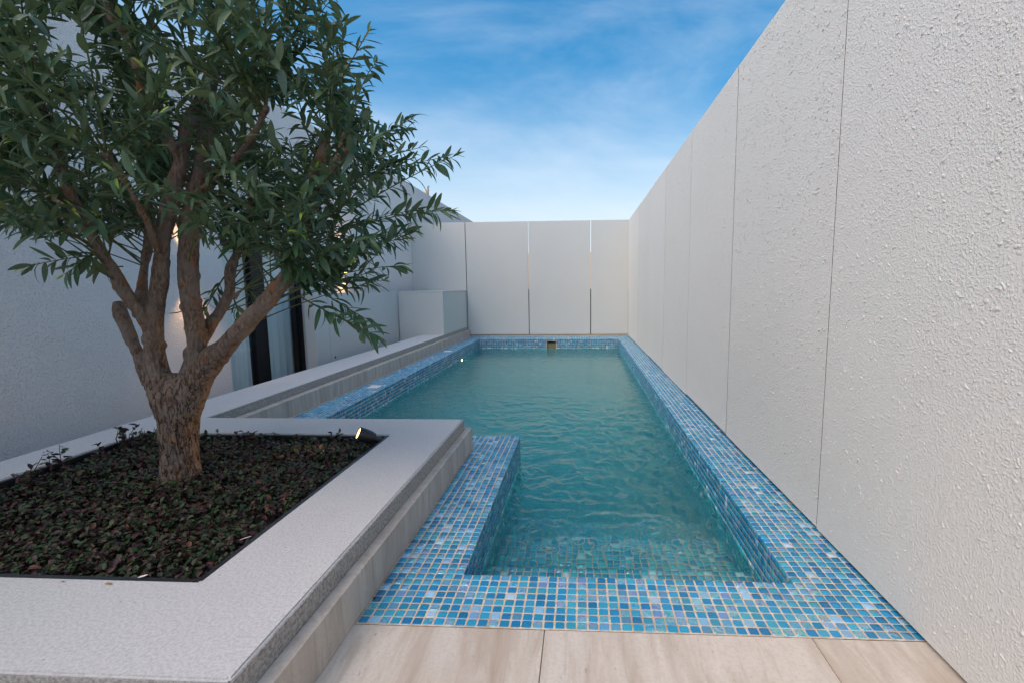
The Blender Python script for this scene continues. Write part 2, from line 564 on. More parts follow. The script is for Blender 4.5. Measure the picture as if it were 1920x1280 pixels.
want_normal((np.abs(NN[:, 1]) > .5) & (T[:, 1] > YFI - .01), (0, -1, 0))
want_normal((np.abs(NN[:, 1]) > .5) & (np.abs(T[:, 1] - YSE) < .001) & (T[:, 0] < XS), (0, 1, 0))
idx = rng.choice(len(PAL), N, p=PROB)
COL = 1.32 * PAL[idx] * rng.uniform(.82, 1.18, (N, 1)) * rng.uniform(.94, 1.06, (N, 3))
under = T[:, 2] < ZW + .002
COL[under] = np.minimum(COL[under] * np.array([1.7, 1.70, 1.25]), .85)      # tile colour below water lifted towards aqua to make up light the water absorbs
# sheets of mosaic differ: patches run paler
pale = np.array([noise.noise(Vector((p[0] * 2.2, p[1] * 2.2, p[2] * 2.2 + 4))) for p in T])
IRF = (rng.random(N) < IR * (1 + 1.2 * pale)) * rng.uniform(.45, 1.0, N)
# jitter: place, twist, tilt, size
dx_ = rng.normal(0, .00028, (N, 1)); dy_ = rng.normal(0, .00028, (N, 1)); dz_ = rng.normal(0, .00022, (N, 1))
T2 = T + U * dx_ + V * dy_ + NN * dz_
tw = rng.normal(0, .012, (N, 1))
tu = rng.normal(0, .011, (N, 1)); tv = rng.normal(0, .011, (N, 1))
U2 = U + V * tw + NN * tu
V2 = V - U * tw + NN * tv
SC = rng.normal(1, .014, (N, 1))
# which tiles show largest: those become single objects
pr = []
for i in range(N):
    if not DET[i] or T[i][1] > 2.2 or T[i][0] > XR + .02: continue
    px, py, z = project(T[i])
    if 0 < px < 1920 and 0 < py < 1290 and z > 0:
        d = (EYE - Vector(T[i])); pr.append((abs(d.z) / d.length ** 3, i))
pr.sort(reverse=True)
single = set(i for _, i in pr[:300])
tmpl = tile_template(True)
me1 = bpy.data.meshes.new('tile')
me1.from_pydata([tuple(v) for v in tmpl[0]], [], [tuple(int(a) for a in f) for f in tmpl[1]] + [tuple(int(a) for a in f) for f in tmpl[2]])
me1.materials.append(M_TILE1)
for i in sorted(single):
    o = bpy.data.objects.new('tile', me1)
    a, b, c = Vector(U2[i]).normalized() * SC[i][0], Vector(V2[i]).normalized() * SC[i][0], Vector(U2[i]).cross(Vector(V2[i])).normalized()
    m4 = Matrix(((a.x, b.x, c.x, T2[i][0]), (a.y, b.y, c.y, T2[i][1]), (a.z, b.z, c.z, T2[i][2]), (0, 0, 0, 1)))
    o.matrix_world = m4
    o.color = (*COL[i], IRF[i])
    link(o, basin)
keep = np.array([i not in single for i in range(N)])
VV, FQ, FT, CC = [], [], [], []
base = 0
for det in (1, 0):
    m_ = keep & (DET == det)
    tv_, tris, quads = tile_template(bool(det))
    n = m_.sum(); k = len(tv_)
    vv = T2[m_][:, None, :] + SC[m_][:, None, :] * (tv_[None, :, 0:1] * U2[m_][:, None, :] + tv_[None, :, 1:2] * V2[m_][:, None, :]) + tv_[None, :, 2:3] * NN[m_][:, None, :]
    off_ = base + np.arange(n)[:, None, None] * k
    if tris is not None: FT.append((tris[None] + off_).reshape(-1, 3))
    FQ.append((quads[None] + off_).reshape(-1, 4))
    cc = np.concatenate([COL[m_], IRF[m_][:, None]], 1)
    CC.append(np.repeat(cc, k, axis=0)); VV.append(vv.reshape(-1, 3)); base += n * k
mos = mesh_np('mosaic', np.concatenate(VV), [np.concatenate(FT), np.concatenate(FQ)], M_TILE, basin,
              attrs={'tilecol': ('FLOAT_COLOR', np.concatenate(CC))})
tag(mos, kind='stuff')

# ---- terrace floor of travertine slabs
fl = box_obj('terrace_floor', (-3.0, XOUT, -3.0, YN - 0.001, -0.30, -0.012), M_BEIGE); tag(fl, kind='structure')
SLW = 0.625
xj = [-0.088 - SLW, -0.088, 0.533, XOUT]
xs_ = [-0.088 - k * SLW for k in range(5, 0, -1)] + [-0.088, 0.533, XOUT + 0.0]
for a, b in zip(xs_[:-1], xs_[1:]):
    y1 = YN - 0.0025
    for r_ in range(3):
        y0 = y1 - 1.2
        s = box_obj('paving_slab', (a + .0009, b - .0009, max(y0, -3) + .0009, y1 - .0009, -0.0119, rng.normal(0.0004, .0003)), M_DECK, fl, bevel=0.0009, seg=1)
        y1 = y0

# ---- water: displaced sheet closing a body of slightly cloudy water
def water_height(x, y):
    h = np.zeros_like(x)
    r2 = np.random.default_rng(5)
    wx = .022 * np.sin(5.1 * y + 1.3) + .016 * np.sin(8.3 * x + 4 * y) + .01 * np.sin(17 * y - 9 * x)
    wy = .024 * np.sin(4.3 * x + .7) + .016 * np.sin(6.1 * y - 3 * x) + .01 * np.sin(15 * x + 8 * y)
    X, Y = x + wx, y + wy
    for i in range(70):
        lam = 0.040 * (8.0 ** r2.random())
        th = r2.uniform(0, 2 * math.pi)
        kx, ky = math.cos(th) * 2 * math.pi / lam, math.sin(th) * 2 * math.pi / lam
        a = 0.00040 * (lam / .1) ** .55
        ph = r2.uniform(0, 2 * math.pi)
        # packets: each train strong only in places
        en = .5 + .5 * np.sin(x * r2.uniform(1.5, 6) + y * r2.uniform(1.5, 6) + r2.uniform(0, 6))
        h += a * en * np.sin(kx * X + ky * Y + ph)
    for i in range(40):                      # fine capillary ripples
        lam = r2.uniform(.026, .046); th = r2.uniform(0, 2 * math.pi)
        kx, ky = math.cos(th) * 2 * math.pi / lam, math.sin(th) * 2 * math.pi / lam
        en = np.clip(np.sin(x * r2.uniform(3, 9) + y * r2.uniform(3, 9) + r2.uniform(0, 6)), 0, 1) ** 2 * np.interp(y, [1.8, 2.3], [0, 1])
        h += .00021 * en * np.sin(kx * X * 1.0 + ky * Y + r2.uniform(0, 6))
    agit = 0.48 + 1.15 * np.exp(-((x - .30) ** 2 / .45 + (y - 2.6) ** 2 / 1.6)) + .45 * np.exp(-((x + .9) ** 2 / .5 + (y - 3.6) ** 2 / 1.2))
    agit *= np.interp(y, [1.3, 1.65, 1.9, 2.3], [.10, .30, .60, 1])
    agit *= np.interp(y, [0, 4.5, 7.8], [1, .8, .45])
    # ring ripples from jets near the steps
    for cx_, cy_, am, lam in ((-.12, 1.82, .0011, .05), (.28, 1.86, .0009, .055), (-.26, 2.0, .0010, .06), (.46, 2.35, .0014, .07), (.1, 2.2, .0012, .08)):
        d = np.hypot(x - cx_, y - cy_)
        h += am * np.sin(d * 2 * math.pi / lam) * np.exp(-d / .16)
    return 1.8 * h * agit
D = 0.0075
e_ = 0.0035
gx = np.linspace(XLI - e_, XI + e_, int((XI - XLI) / D) + 1)
k_s = np.abs(gx - XS).argmin(); gx[k_s] = XS - e_
gy = np.linspace(YNI - e_, YFI + e_, int((YFI - YNI) / D) + 1)
k_y = np.abs(gy - YSE).argmin(); gy[k_y] = YSE + e_
GX, GY = np.meshgrid(gx, gy)
H = ZW + water_height(GX, GY)
_gy, _gx = np.gradient(H, gy, gx)
print('SLOPE', [round(float(np.sqrt((_gy[(gy > a) & (gy < a + .4)] ** 2 + _gx[(gy > a) & (gy < a + .4)] ** 2).mean())), 3) for a in (1.3, 1.7, 2.1, 2.6, 3.5, 5, 7)])
nx, ny = len(gx), len(gy)
ids = np.arange(nx * ny).reshape(ny, nx)
cell = np.ones((ny - 1, nx - 1), bool)
cell[:k_y, :k_s] = False
q = np.stack([ids[:-1, :-1], ids[:-1, 1:], ids[1:, 1:], ids[1:, :-1]], -1)[cell]
used = np.zeros(nx * ny, bool); used[q.ravel()] = True
remap = -np.ones(nx * ny, int); remap[used] = np.arange(used.sum())
q = remap[q]
top = np.stack([GX, GY, H], -1).reshape(-1, 3)[used]
nt = len(top)
bot = top.copy(); bot[:, 2] = ZFLOOR - 0.004
# boundary edges
ed = np.concatenate([q[:, [0, 1]], q[:, [1, 2]], q[:, [2, 3]], q[:, [3, 0]]])
key = np.sort(ed, 1); _, inv, cnt = np.unique(key[:, 0] * 10 ** 7 + key[:, 1], return_inverse=True, return_counts=True)
bd = ed[cnt[inv] == 1]
side = np.stack([bd[:, 1], bd[:, 0], bd[:, 0] + nt, bd[:, 1] + nt], 1)
def water_mat():
    t = NT('pool_water')
    t.n.remove(t.b)
    v = t.coords(world=True)
    n1 = t.noise(v, 55, 4, 0.65, 1.2)
    nrm = t.bump(n1, 1.0, 0.00010)
    gl = t.new('ShaderNodeBsdfGlass'); gl.inputs['IOR'].default_value = 1.333; gl.inputs['Roughness'].default_value = 0.0
    gl.inputs['Color'].default_value = (0.97, 1, 1, 1)
    t.link(nrm, gl.inputs['Normal'])
    t.link(gl.outputs[0], t.out.inputs['Surface'])
    va_ = t.new('ShaderNodeVolumeAbsorption')
    va_.inputs['Color'].default_value = (0.0, 0.93, 0.92, 1); va_.inputs['Density'].default_value = 0.70
    vs_ = t.new('ShaderNodeVolumeScatter')
    vs_.inputs['Color'].default_value = (0.50, 0.99, 0.99, 1); vs_.inputs['Density'].default_value = 0.5
    vs_.inputs['Anisotropy'].default_value = 0.2
    ad = t.new('ShaderNodeAddShader'); t.link(va_.outputs[0], ad.inputs[0]); t.link(vs_.outputs[0], ad.inputs[1])
    t.link(ad.outputs[0], t.out.inputs['Volume'])
    return t.m
wat = mesh_np('water', np.concatenate([top, bot]), [q, q[:, ::-1] + nt, side], water_mat(), smooth=True)
tag(wat, kind='structure')
wat.data.polygons.foreach_set('use_smooth', np.concatenate([np.ones(len(q), bool), np.zeros(len(q) + len(side), bool)]))

# ================================================================== WALLS
# right boundary wall: suspended render panels in front of a dark backing
rw = thing('boundary_wall', 'long tall right hand wall of pale rough stippled panels beside the pool', 'wall', (XR + .03, 3, 0))
yj = [-2.62, -1.575, -0.53, 0.55, 1.600, 2.636, 3.660, 4.719, 5.773, 6.82, YF + 0.0]
zb_ = [.012, .012, .012, .012, .016, .022, .012, .020, .012, .016]
for a, b, zz in zip(yj[:-1], yj[1:], zb_):
    off_ = rng.normal(0, .0008)
    ga, gb = [.0033 if q_ < 2 else (.0045 if q_ < 3 else .0055) for q_ in (a, b)]
    box_obj('wall_panel', (XR + off_, XR + .045, a + ga, b - gb, zz, ZT), M_WALL, rw, bevel=.0006, seg=1)
def jgap(y): return .0033 if y < 2 else (.0045 if y < 3 else .0055)
for yy_ in yj[1:-1]:
    box_obj('joint_seal', (XR + .0022, XR + .044, yy_ - jgap(yy_), yy_ + jgap(yy_), .025, ZT - .002), M_DARK, rw)
# the thrown render coat: thousands of small torn lumps standing proud of the panels
def splatter(x, y0, y1, z0, z1, dens, rs, sx=-1):
    n = int((y1 - y0) * (z1 - z0) * dens)
    g = np.random.default_rng(rs)
    yc, zc_ = g.uniform(y0, y1, n), g.uniform(z0, z1, n)
    clump = np.array([noise.noise(Vector((a * 9, b * 9, 2))) for a, b in zip(yc, zc_)])
    k = (g.random(n) < .72 + .45 * clump) & (np.abs(yc[:, None] - np.array(yj)[None]).min(1) > .008)
    yc, zc_ = yc[k], zc_[k]; n = len(yc)
    Ls = np.clip(g.lognormal(math.log(.0029), .5, n), .0013, .009)
    Ws = Ls * g.uniform(.26, .7, n); Hs = np.clip(Ws * g.uniform(.25, .5, n), .0004, .0014)
    th = g.normal(1.9, .85, n)
    m = 6
    ang = np.arange(m) / m * 2 * math.pi + g.uniform(0, 6.28, (n, 1))
    rad = g.uniform(.65, 1.3, (n, m))
    u, v = np.cos(ang) * rad * Ls[:, None], np.sin(ang) * rad * Ws[:, None]
    off_u, off_v = g.normal(0, .25, n) * Ls, g.normal(0, .25, n) * Ws
    c, s_ = np.cos(th)[:, None], np.sin(th)[:, None]
    def ringp(f, h, ou=0, ov=0):
        uu, vv = u * f + ou, v * f + ov
        return np.stack([np.full_like(uu, x) + sx * h, yc[:, None] + uu * c - vv * s_, zc_[:, None] + uu * s_ + vv * c], -1)
    r0 = ringp(1, -.0003 * np.ones((n, 1)))
    r1 = ringp(.62, (Hs[:, None] * g.uniform(.6, 1.05, (n, m))), off_u[:, None] * .5, off_v[:, None] * .5)
    cc = np.stack([np.full(n, x) + sx * Hs, yc + off_u * c[:, 0] * .5, zc_ + off_u * s_[:, 0] * .5], -1)[:, None]
    V_ = np.concatenate([cc, r1, r0], 1)
    b_ = np.arange(n)[:, None, None] * 13
    i_ = np.arange(m); j_ = (i_ + 1) % m
    t3 = np.stack([np.zeros(m, int), j_ + 1, i_ + 1], 1)[None] + b_
    q4 = np.stack([i_ + 1, j_ + 1, j_ + 7, i_ + 7], 1)[None] + b_
    return V_.reshape(-1, 3), t3.reshape(-1, 3), q4.reshape(-1, 4)
parts_ = [splatter(XR - .0002, .55, 4.2, .03, ZT - .01, 4600, 1), splatter(XR - .0002, 4.2, YF - .02, .03, ZT - .01, 4800, 2)]
nv0 = len(parts_[0][0])
sp_o = mesh_np('render_lumps', np.concatenate([parts_[0][0], parts_[1][0]]), [np.concatenate([parts_[0][1], parts_[1][1] + nv0]), np.concatenate([parts_[0][2], parts_[1][2] + nv0])], M_WALL, rw, smooth=True)
tag(sp_o, kind='stuff')
box_obj('backing', (XR + .0465, XR + .12, -2.62, YF + .10, -.30, ZT - .012), M_DARK, rw)
# far boundary wall with open joints
bw = thing('boundary_wall', 'far end wall of pale panels with dark open joints behind the pool', 'wall', (-1, YF + .03, 0))
xk = [XH + .002, -1.912, -.870, .159, XR - .0015]
gaps = [0.012, 0.014, 0.014, 0]
for k, (a, b) in enumerate(zip(xk[:-1], xk[1:])):
    box_obj('wall_panel', (a + (gaps[k - 1] / 2 if k else 0), b - gaps[k] / 2, YF + rng.normal(0, .001), YF + .045, .028, ZT), M_WALLB, bw, bevel=.0008, seg=1)
box_obj('backing', (XH + .002, XR + .04, YF + .075, YF + .16, -.30, .78), simple('grey_backing', (.10, .10, .10), .9), bw)
box_obj('post', (-1.95, -1.87, YF + .048, YF + .073, -.02, ZT - .01), M_DARK, bw)
box_obj('base_strip', (XL, XR + .03, YF + .004, YF + .046, -.03, .020), M_BEIGE, bw)

# house: tall side wall with a sliding window
house = thing('house', 'tall pale rendered house side wall rising behind the tree with a curtained window', 'house', (XH - 2, 5, 0))
WY0, WY1, WZ0, WZ1 = 3.93, 5.00, -0.30, 1.13
_a = at_x(425, 600, XH); _b = at_x(573, 600, XH); WY0, WY1 = _a.y, _b.y
WZ1 = at_x(480, 455, XH).z
bm = bmesh.new()
YH0, YH1 = -3.0, 14.0
for b in ((XH - .25, XH, YH0, WY0, -.36, ZH), (XH - .25, XH, WY1, YH1, -.36, ZH), (XH - .25, XH, WY0, WY1, WZ1, ZH), (XH - .25, XH, WY0, WY1, -.36, WZ0)):
    box(bm, *b)
bmesh.ops.remove_doubles(bm, verts=bm.verts[:], dist=1e-5)
obj_bm('wall', bm, M_HOUSE, house)
box_obj('roof', (XH - 5.0, XH - .252, YH0, YH1, ZH - .35, ZH - .15), M_PATH, house)
bm = bmesh.new()
box(bm, XH - 3.2, XH - 3.1, WY0 - 1.2, WY1 + 1.2, -.36, 2.1)
box(bm, XH - 3.1, XH - .252, WY0 - 1.2, WY1 + 1.2, -.40, -.36)
box(bm, XH - 3.1, XH - .252, WY0 - 1.2, WY1 + 1.2, 2.1, 2.15)
box(bm, XH - 3.1, XH - .252, WY0 - 1.3, WY0 - 1.2, -.36, 2.1)
box(bm, XH - 3.1, XH - .252, WY1 + 1.2, WY1 + 1.3, -.36, 2.1)
obj_bm('room', bm, M_ROOM, house)
bm = bmesh.new()
for b in ((XH - .11, XH - .03, WY0, WY1, WZ1 - .05, WZ1), (XH - .11, XH - .03, WY0, WY1, WZ0, WZ0 + .05),
          (XH - .11, XH - .03, WY1 - .07, WY1, WZ0 + .05, WZ1 - .05), (XH - .11, XH - .03, WY0, WY0 + .02, WZ0 + .05, WZ1 - .05)):
    box(bm, *b)
win = obj_bm('window', bm, M_FRAME, house)
_m0, _m1 = at_x(484, 600, XH).y, at_x(508, 600, XH).y
box_obj('stile', (XH - .10, XH - .035, _m0, _m1, WZ0 + .05, WZ1 - .05), M_FRAME, win, bevel=.003)
def glass_mat():
    t = NT('window_glass')
    t.n.remove(t.b)
    tr_ = t.new('ShaderNodeBsdfTransparent'); tr_.inputs['Color'].default_value = (.94, .975, .975, 1)
    gl = t.new('ShaderNodeBsdfGlossy'); gl.inputs['Roughness'].default_value = 0.0
    lw = t.new('ShaderNodeLayerWeight'); lw.inputs['Blend'].default_value = .5
    fr = t.math('ADD', t.math('MULTIPLY', t.math('POWER', lw.outputs['Facing'], 4.0), .5), .04)
    mx = t.new('ShaderNodeMixShader')
    t.link(fr, mx.inputs[0]); t.link(tr_.outputs[0], mx.inputs[1]); t.link(gl.outputs[0], mx.inputs[2])
    t.link(mx.outputs[0], t.out.inputs['Surface'])
    return t.m
M_GLASS = glass_mat()
box_obj('pane', (XH - .062, XH - .058, WY0 + .02, _m0, WZ0 + .05, WZ1 - .05), M_GLASS, win)
box_obj('pane', (XH - .046, XH - .042, _m1, WY1 - .07, WZ0 + .05, WZ1 - .05), M_GLASS, win)
def curtain(y0, y1, name_label, amp, fold, seedv):
    n = int((y1 - y0) / .006)
    vs, ph = [], 0
    for i in range(n + 1):
        y = y0 + (y1 - y0) * i / n
        ph = y / fold * 2 * math.pi + 1.2 * math.sin(y * 9 + seedv)
        for j, z in enumerate(np.linspace(WZ0 + .02, WZ1 + .12, 8)):
            vs.append((XH - .115 + amp * math.sin(ph + .25 * math.sin(z * 2 + y * 5)) * (.8 + .2 * j / 7), y, z))
    f = np.array([(i * 8 + j, (i + 1) * 8 + j, (i + 1) * 8 + j + 1, i * 8 + j + 1) for i in range(n) for j in range(7)])
    o = mesh_np('curtain', vs, [f], M_CURT, smooth=True)
    sm = o.modifiers.new('thickness', 'SOLIDIFY'); sm.thickness = .0015
    return tag(o, name_label, 'curtain')
def curt_mat():
    t = NT('sheer_curtain')
    v = t.coords(scale=(1, 1, .2), world=True)
    n = t.noise(v, 160, 3)
    t.set(Base_Color=t.mix(n, (.78, .83, .83), (.90, .93, .92)), Roughness=.9)
    return t.m
M_CURT = curt_mat()
curtain(WY0 - .05, _m1 + .06, 'pale pleated curtain behind the left pane, beside the wider black stile', .030, .072, 0.4)
curtain(_m1 + .07, WY1 + .05, 'flatter pale curtain behind the right pane, next to the low wall', .022, .12, 2.1)

o = box_obj('neighbour_house', (-6, 4, 21, 28, -1.35, 2.25), simple('tan_wall', (.74, .62, .44), .9), None, bevel=.02)
tag(o, 'tan walled building glimpsed through the open joints of the far wall', 'house')
# little fittings on the house wall top
def tube_bm(bm, pts, rads, n=8, cap=True):
    rings = []
    for i, p in enumerate(pts):
        p = Vector(p)
        d = (Vector(pts[min(i + 1, len(pts) - 1)]) - Vector(pts[max(i - 1, 0)])).normalized()
        a = d.orthogonal().normalized() if i == 0 else (rings_a - d * rings_a.dot(d)).normalized()
        rings_a = a
        b = d.cross(a)
        rings.append([bm.verts.new(p + (a * math.cos(2 * math.pi * k / n) + b * math.sin(2 * math.pi * k / n)) * rads[i]) for k in range(n)])
    for r0, r1 in zip(rings[:-1], rings[1:]):
        for k in range(n):
            bm.faces.new([r0[k], r0[(k + 1) % n], r1[(k + 1) % n], r1[k]])
    if cap:
        bm.faces.new(rings[0][::-1]); bm.faces.new(rings[-1])
M_CLAY = simple('tan_foam', (.50, .36, .22), .85)
p1 = at_x(800, 362, XH - .06)
bm = bmesh.new()
tube_bm(bm, [(p1.x, p1.y, ZH - .01), (p1.x, p1.y + .01, ZH + .07), (p1.x + .01, p1.y + .05, ZH + .13)], [.045, .038, .025], 8)
o = obj_bm('conduit_stub', bm, M_CLAY, None, True); tag(o, 'small tan conduit stub with two wires on the house wall top', 'conduit')
bm = bmesh.new()
for s_ in (-1, 1):
    tube_bm(bm, [(p1.x + .01, p1.y + .05, ZH + .12), (p1.x + .01, p1.y + .07 + .02 * s_, ZH + .17), (p1.x + .02, p1.y + .09 + .04 * s_, ZH + .20)], [.006, .006, .005], 5)
obj_bm('wire', bm, M_DARK, o)
p2 = at_x(850, 393, XH - .06)
bm = bmesh.new(); tube_bm(bm, [(p2.x, p2.y, ZH - .01), (p2.x, p2.y, ZH + .03), (p2.x, p2.y, ZH + .05)], [.05, .05, .03], 10)
o = obj_bm('vent_cap', bm, M_PLASTIC, None, False); tag(o, 'small pale round cap on the house wall top, furthest from the tree', 'vent cap')

# wall lamps on the house wall (warm up-and-down lights)
def wall_lamp(p, label):
    t = thing('wall_lamp', label, 'wall lamp', (XH + .04, p.y, p.z), group='warm wall lamps on the house wall')
    bm = bmesh.new()
    tube_bm(bm, [(XH + .05, p.y, p.z - .07), (XH + .05, p.y, p.z + .07)], [.028, .028], 12)
    box(bm, XH + .001, XH + .03, p.y - .02, p.y + .02, p.z - .03, p.z + .03)
    obj_bm('body', bm, M_BLACK, t)
    for s_ in (-1, 1):
        bm = bmesh.new()
        tube_bm(bm, [(XH + .05, p.y, p.z + s_ * .0705), (XH + .05, p.y, p.z + s_ * .074)], [.022, .022], 12)
        obj_bm('lens', bm, M_LAMP, t)
        l = bpy.data.lights.new('wall_lamp_light', 'SPOT'); l.energy = 8.0; l.color = (1, .56, .24)
        l.spot_size = R(95); l.spot_blend = .8; l.shadow_soft_size = .02
        lo = bpy.data.objects.new('wall_lamp_light', l)
        scene.collection.objects.link(lo)
        lo.location = (XH + .055, p.y, p.z + s_ * .085)
        if s_ > 0: lo.rotation_euler = (math.pi, 0, 0)
    return t
wall_lamp(at_x(352, 505, XH), 'black wall lamp with warm glow on the house wall behind the olive trunk')
wall_lamp(at_x(640, 500, XH), 'black wall lamp with warm glow above the low screen wall, half hidden by leaves')

# low screen wall and the taller block at its far end
sw = thing('screen_wall', 'low pale screen wall with thin dark joints running between window and end block', 'wall', (XLW, 6, 0))
YSW0 = at_x(590, 600, XLW).y
yk = [YSW0, at_x(618, 620, XLW).y, YB - .004]
for a, b in zip(yk[:-1], yk[1:]):
    box_obj('wall_panel', (XLW - .10, XLW, a + .003, b - .003, -.34, ZB - .004), M_WALLB, sw, bevel=.002, seg=1)
box_obj('backing', (XLW - .09, XLW - .02, YSW0 + .01, YB - .006, -.345, ZB - .02), M_DARK, sw)
blk = thing('end_block', 'pale rendered block standing at the far end of the low kerb wall', 'block', (-2.2, 7.4, 0))
box_obj('body', (XLW + .006, XLB, YB, YF - .012, -.34, ZB - .018), M_WALLB, blk, bevel=.003, seg=2)
box_obj('top_slab', (XLW + .004, XLB + .003, YB - .003, YF - .010, ZB - .0175, ZB), M_CAP, blk, bevel=.002, seg=1)

# kerb wall along the left side of the pool
kw = thing('kerb_wall', 'long low kerb wall with pale cap and travertine plinth along the left of the pool', 'wall', (-2.08, 4.6, 0))
box_obj('cap', (XB, XLB, YPF + .001, YB - .0035, ZS - .02, ZP), M_CAP, kw, bevel=.004, seg=2)
box_obj('render_band', (XLB + .0005, XLB + .0035, YPF + .04, YF - .013, ZS - .002, ZP - .004), M_BAND, kw)
box_obj('core', (XB + .002, XLB - .003, YPF + .04, YB - .006, -1.2, ZS - .0205), M_BEIGE, kw)
y = YPF + .041
while y < YF - .02:
    y2 = min(y + .605, YF - .012)
    box_obj('plinth_slab', (XLB + .006 - .002, XL + rng.normal(0, .0006), y + .0008, y2 - .0008, -.012, ZS + rng.normal(0, .0006)), M_PLINTH, kw, bevel=.001, seg=1)
    y = y2
bm = bmesh.new()
box(bm, XL - .002, XL + .006, YPF + .04, YF, -.002, .0035)
o = obj_bm('mortar_line', bm, M_BEIGE, kw)

# planter
pl = thing('planter', 'square low planter with pale cap and travertine plinth holding the olive tree', 'planter', (-1.4, 1.5, 0))
bm = bmesh.new()
def ring(x0, x1, y0, y1, a0, a1, b0, b1, z0, z1):
    o_ = [(x0, y0), (x1, y0), (x1, y1), (x0, y1)]; i_ = [(a0, b0), (a1, b0), (a1, b1), (a0, b1)]
    V1 = [[bm.verts.new((*p, z)) for p in pp] for pp in (o_, i_) for z in (z0, z1)]
    ob, ot, ib, it = V1
    for k in range(4):
        j = (k + 1) % 4
        bm.faces.new([ob[k], ob[j], ot[j], ot[k]]); bm.faces.new([ib[j], ib[k], it[k], it[j]])
        bm.faces.new([ot[k], ot[j], it[j], it[k]]); bm.faces.new([ob[j], ob[k], ib[k], ib[j]])
ring(XB, XPL, YPN, YPF, XBI, XPI, YPIN, YPIF, ZS - .02, ZP)
bmesh.ops.bevel(bm, geom=[e for e in bm.edges if all(v.co.z > ZP - .001 for v in e.verts) or abs(e.verts[0].co.z - e.verts[1].co.z) > .01], offset=.004, segments=2, affect='EDGES')
obj_bm('cap', bm, M_CAP, pl)
bm = bmesh.new()
box(bm, XPL + .0005, XPL + .004, YPN - .004, YPF + .004, ZS - .002, ZP - .0045)
box(bm, XB, XPL, YPN - .004, YPN - .0005, ZS - .002, ZP - .0045)
box(bm, XLB, XPL, YPF + .0005, YPF + .004, ZS - .002, ZP - .0045)
obj_bm('render_band', bm, M_BAND, pl)
bm = bmesh.new()
ring(XB + .002, XPL - .002, YPN + .002, YPF - .002, XBI - .001, XPI + .001, YPIN - .001, YPIF + .001, -.30, ZS - .0205)
obj_bm('core', bm, M_BEIGE, pl)
y = YPF + .04
first = True
while y > YPN - .04:
    y2 = max(y - .605, YPN - .041)
    box_obj('plinth_slab', (XPL + .0045, XPB + rng.normal(0, .0006), y2 + .0007, y - .0007, .0012, ZS + rng.normal(0, .0006)), M_PLINTH, pl, bevel=.0012, seg=1)
    y = y2
x = XPL + .004
while x > XB:
    x2 = max(x - .605, XB)
    box_obj('plinth_slab', (x2 + .0007, x - .0007, YPN - .041, YPN - .0045, .0012, ZS), M_PLINTH, pl, bevel=.0012, seg=1)
    if x2 > XLB: box_obj('plinth_slab', (x2 + .0007, x - .0007, YPF + .0045, YPF + .040, -.012, ZS), M_PLINTH, pl, bevel=.0012, seg=1)
    x = x2
for b in ((XPI - .0175, XPI - .001, YPIN + .001, YPIF - .001), (XBI + .001, XBI + .0175, YPIN + .001, YPIF - .001),
          (XBI + .018, XPI - .018, YPIN + .001, YPIN + .0175), (XBI + .018, XPI - .018, YPIF - .0175, YPIF - .001)):
    box_obj('edging_strip', (*b, .02, ZP - .004), M_BLACK, pl, bevel=.0015, seg=1)
bm = bmesh.new()
NS = 60
sv = [[bm.verts.new((XBI + .01 + (XPI - XBI - .02) * i / NS, YPIN + .01 + (YPIF - YPIN - .02) * j / NS,
      .095 + .012 * noise.noise(Vector((i * .35, j * .35, 0))) + .006 * noise.noise(Vector((i * 1.1, j * 1.1, 3))))) for j in range(NS + 1)] for i in range(NS + 1)]
for i in range(NS):
    for j in range(NS): bm.faces.new([sv[i][j], sv[i + 1][j], sv[i + 1][j + 1], sv[i][j + 1]])
obj_bm('soil', bm, M_SOIL, pl, True)

# ================================================================== OLIVE TREE
TB = at(341, 902, 1.66)
def tree_pt(px, py, dy=0.0, Y0=1.66): return at(px, py, Y0 + dy)
def limb(pts, w_scale=0.81):
    """pts: (px, py, depth offset, width px)"""
    out = []
    for px, py, dy, w in pts:
        p = tree_pt(px, py, dy)
        out.append((p, w * project(p)[2] / F_PX / 2 * w_scale))
    return out
def smooth_path(path, sub=6):
    res = []
    n = len(path)
    for i in range(n - 1):
        p0, p1, p2, p3 = path[max(i - 1, 0)][0], path[i][0], path[i + 1][0], path[min(i + 2, n - 1)][0]
        for s in range(sub):
            t = s / sub
            q = .5 * ((2 * p1) + (-p0 + p2) * t + (2 * p0 - 5 * p1 + 4 * p2 - p3) * t * t + (-p0 + 3 * p1 - 3 * p2 + p3) * t ** 3)
            res.append((q, path[i][1] * (1 - t) + path[i + 1][1] * t))
    res.append(path[-1]); return res
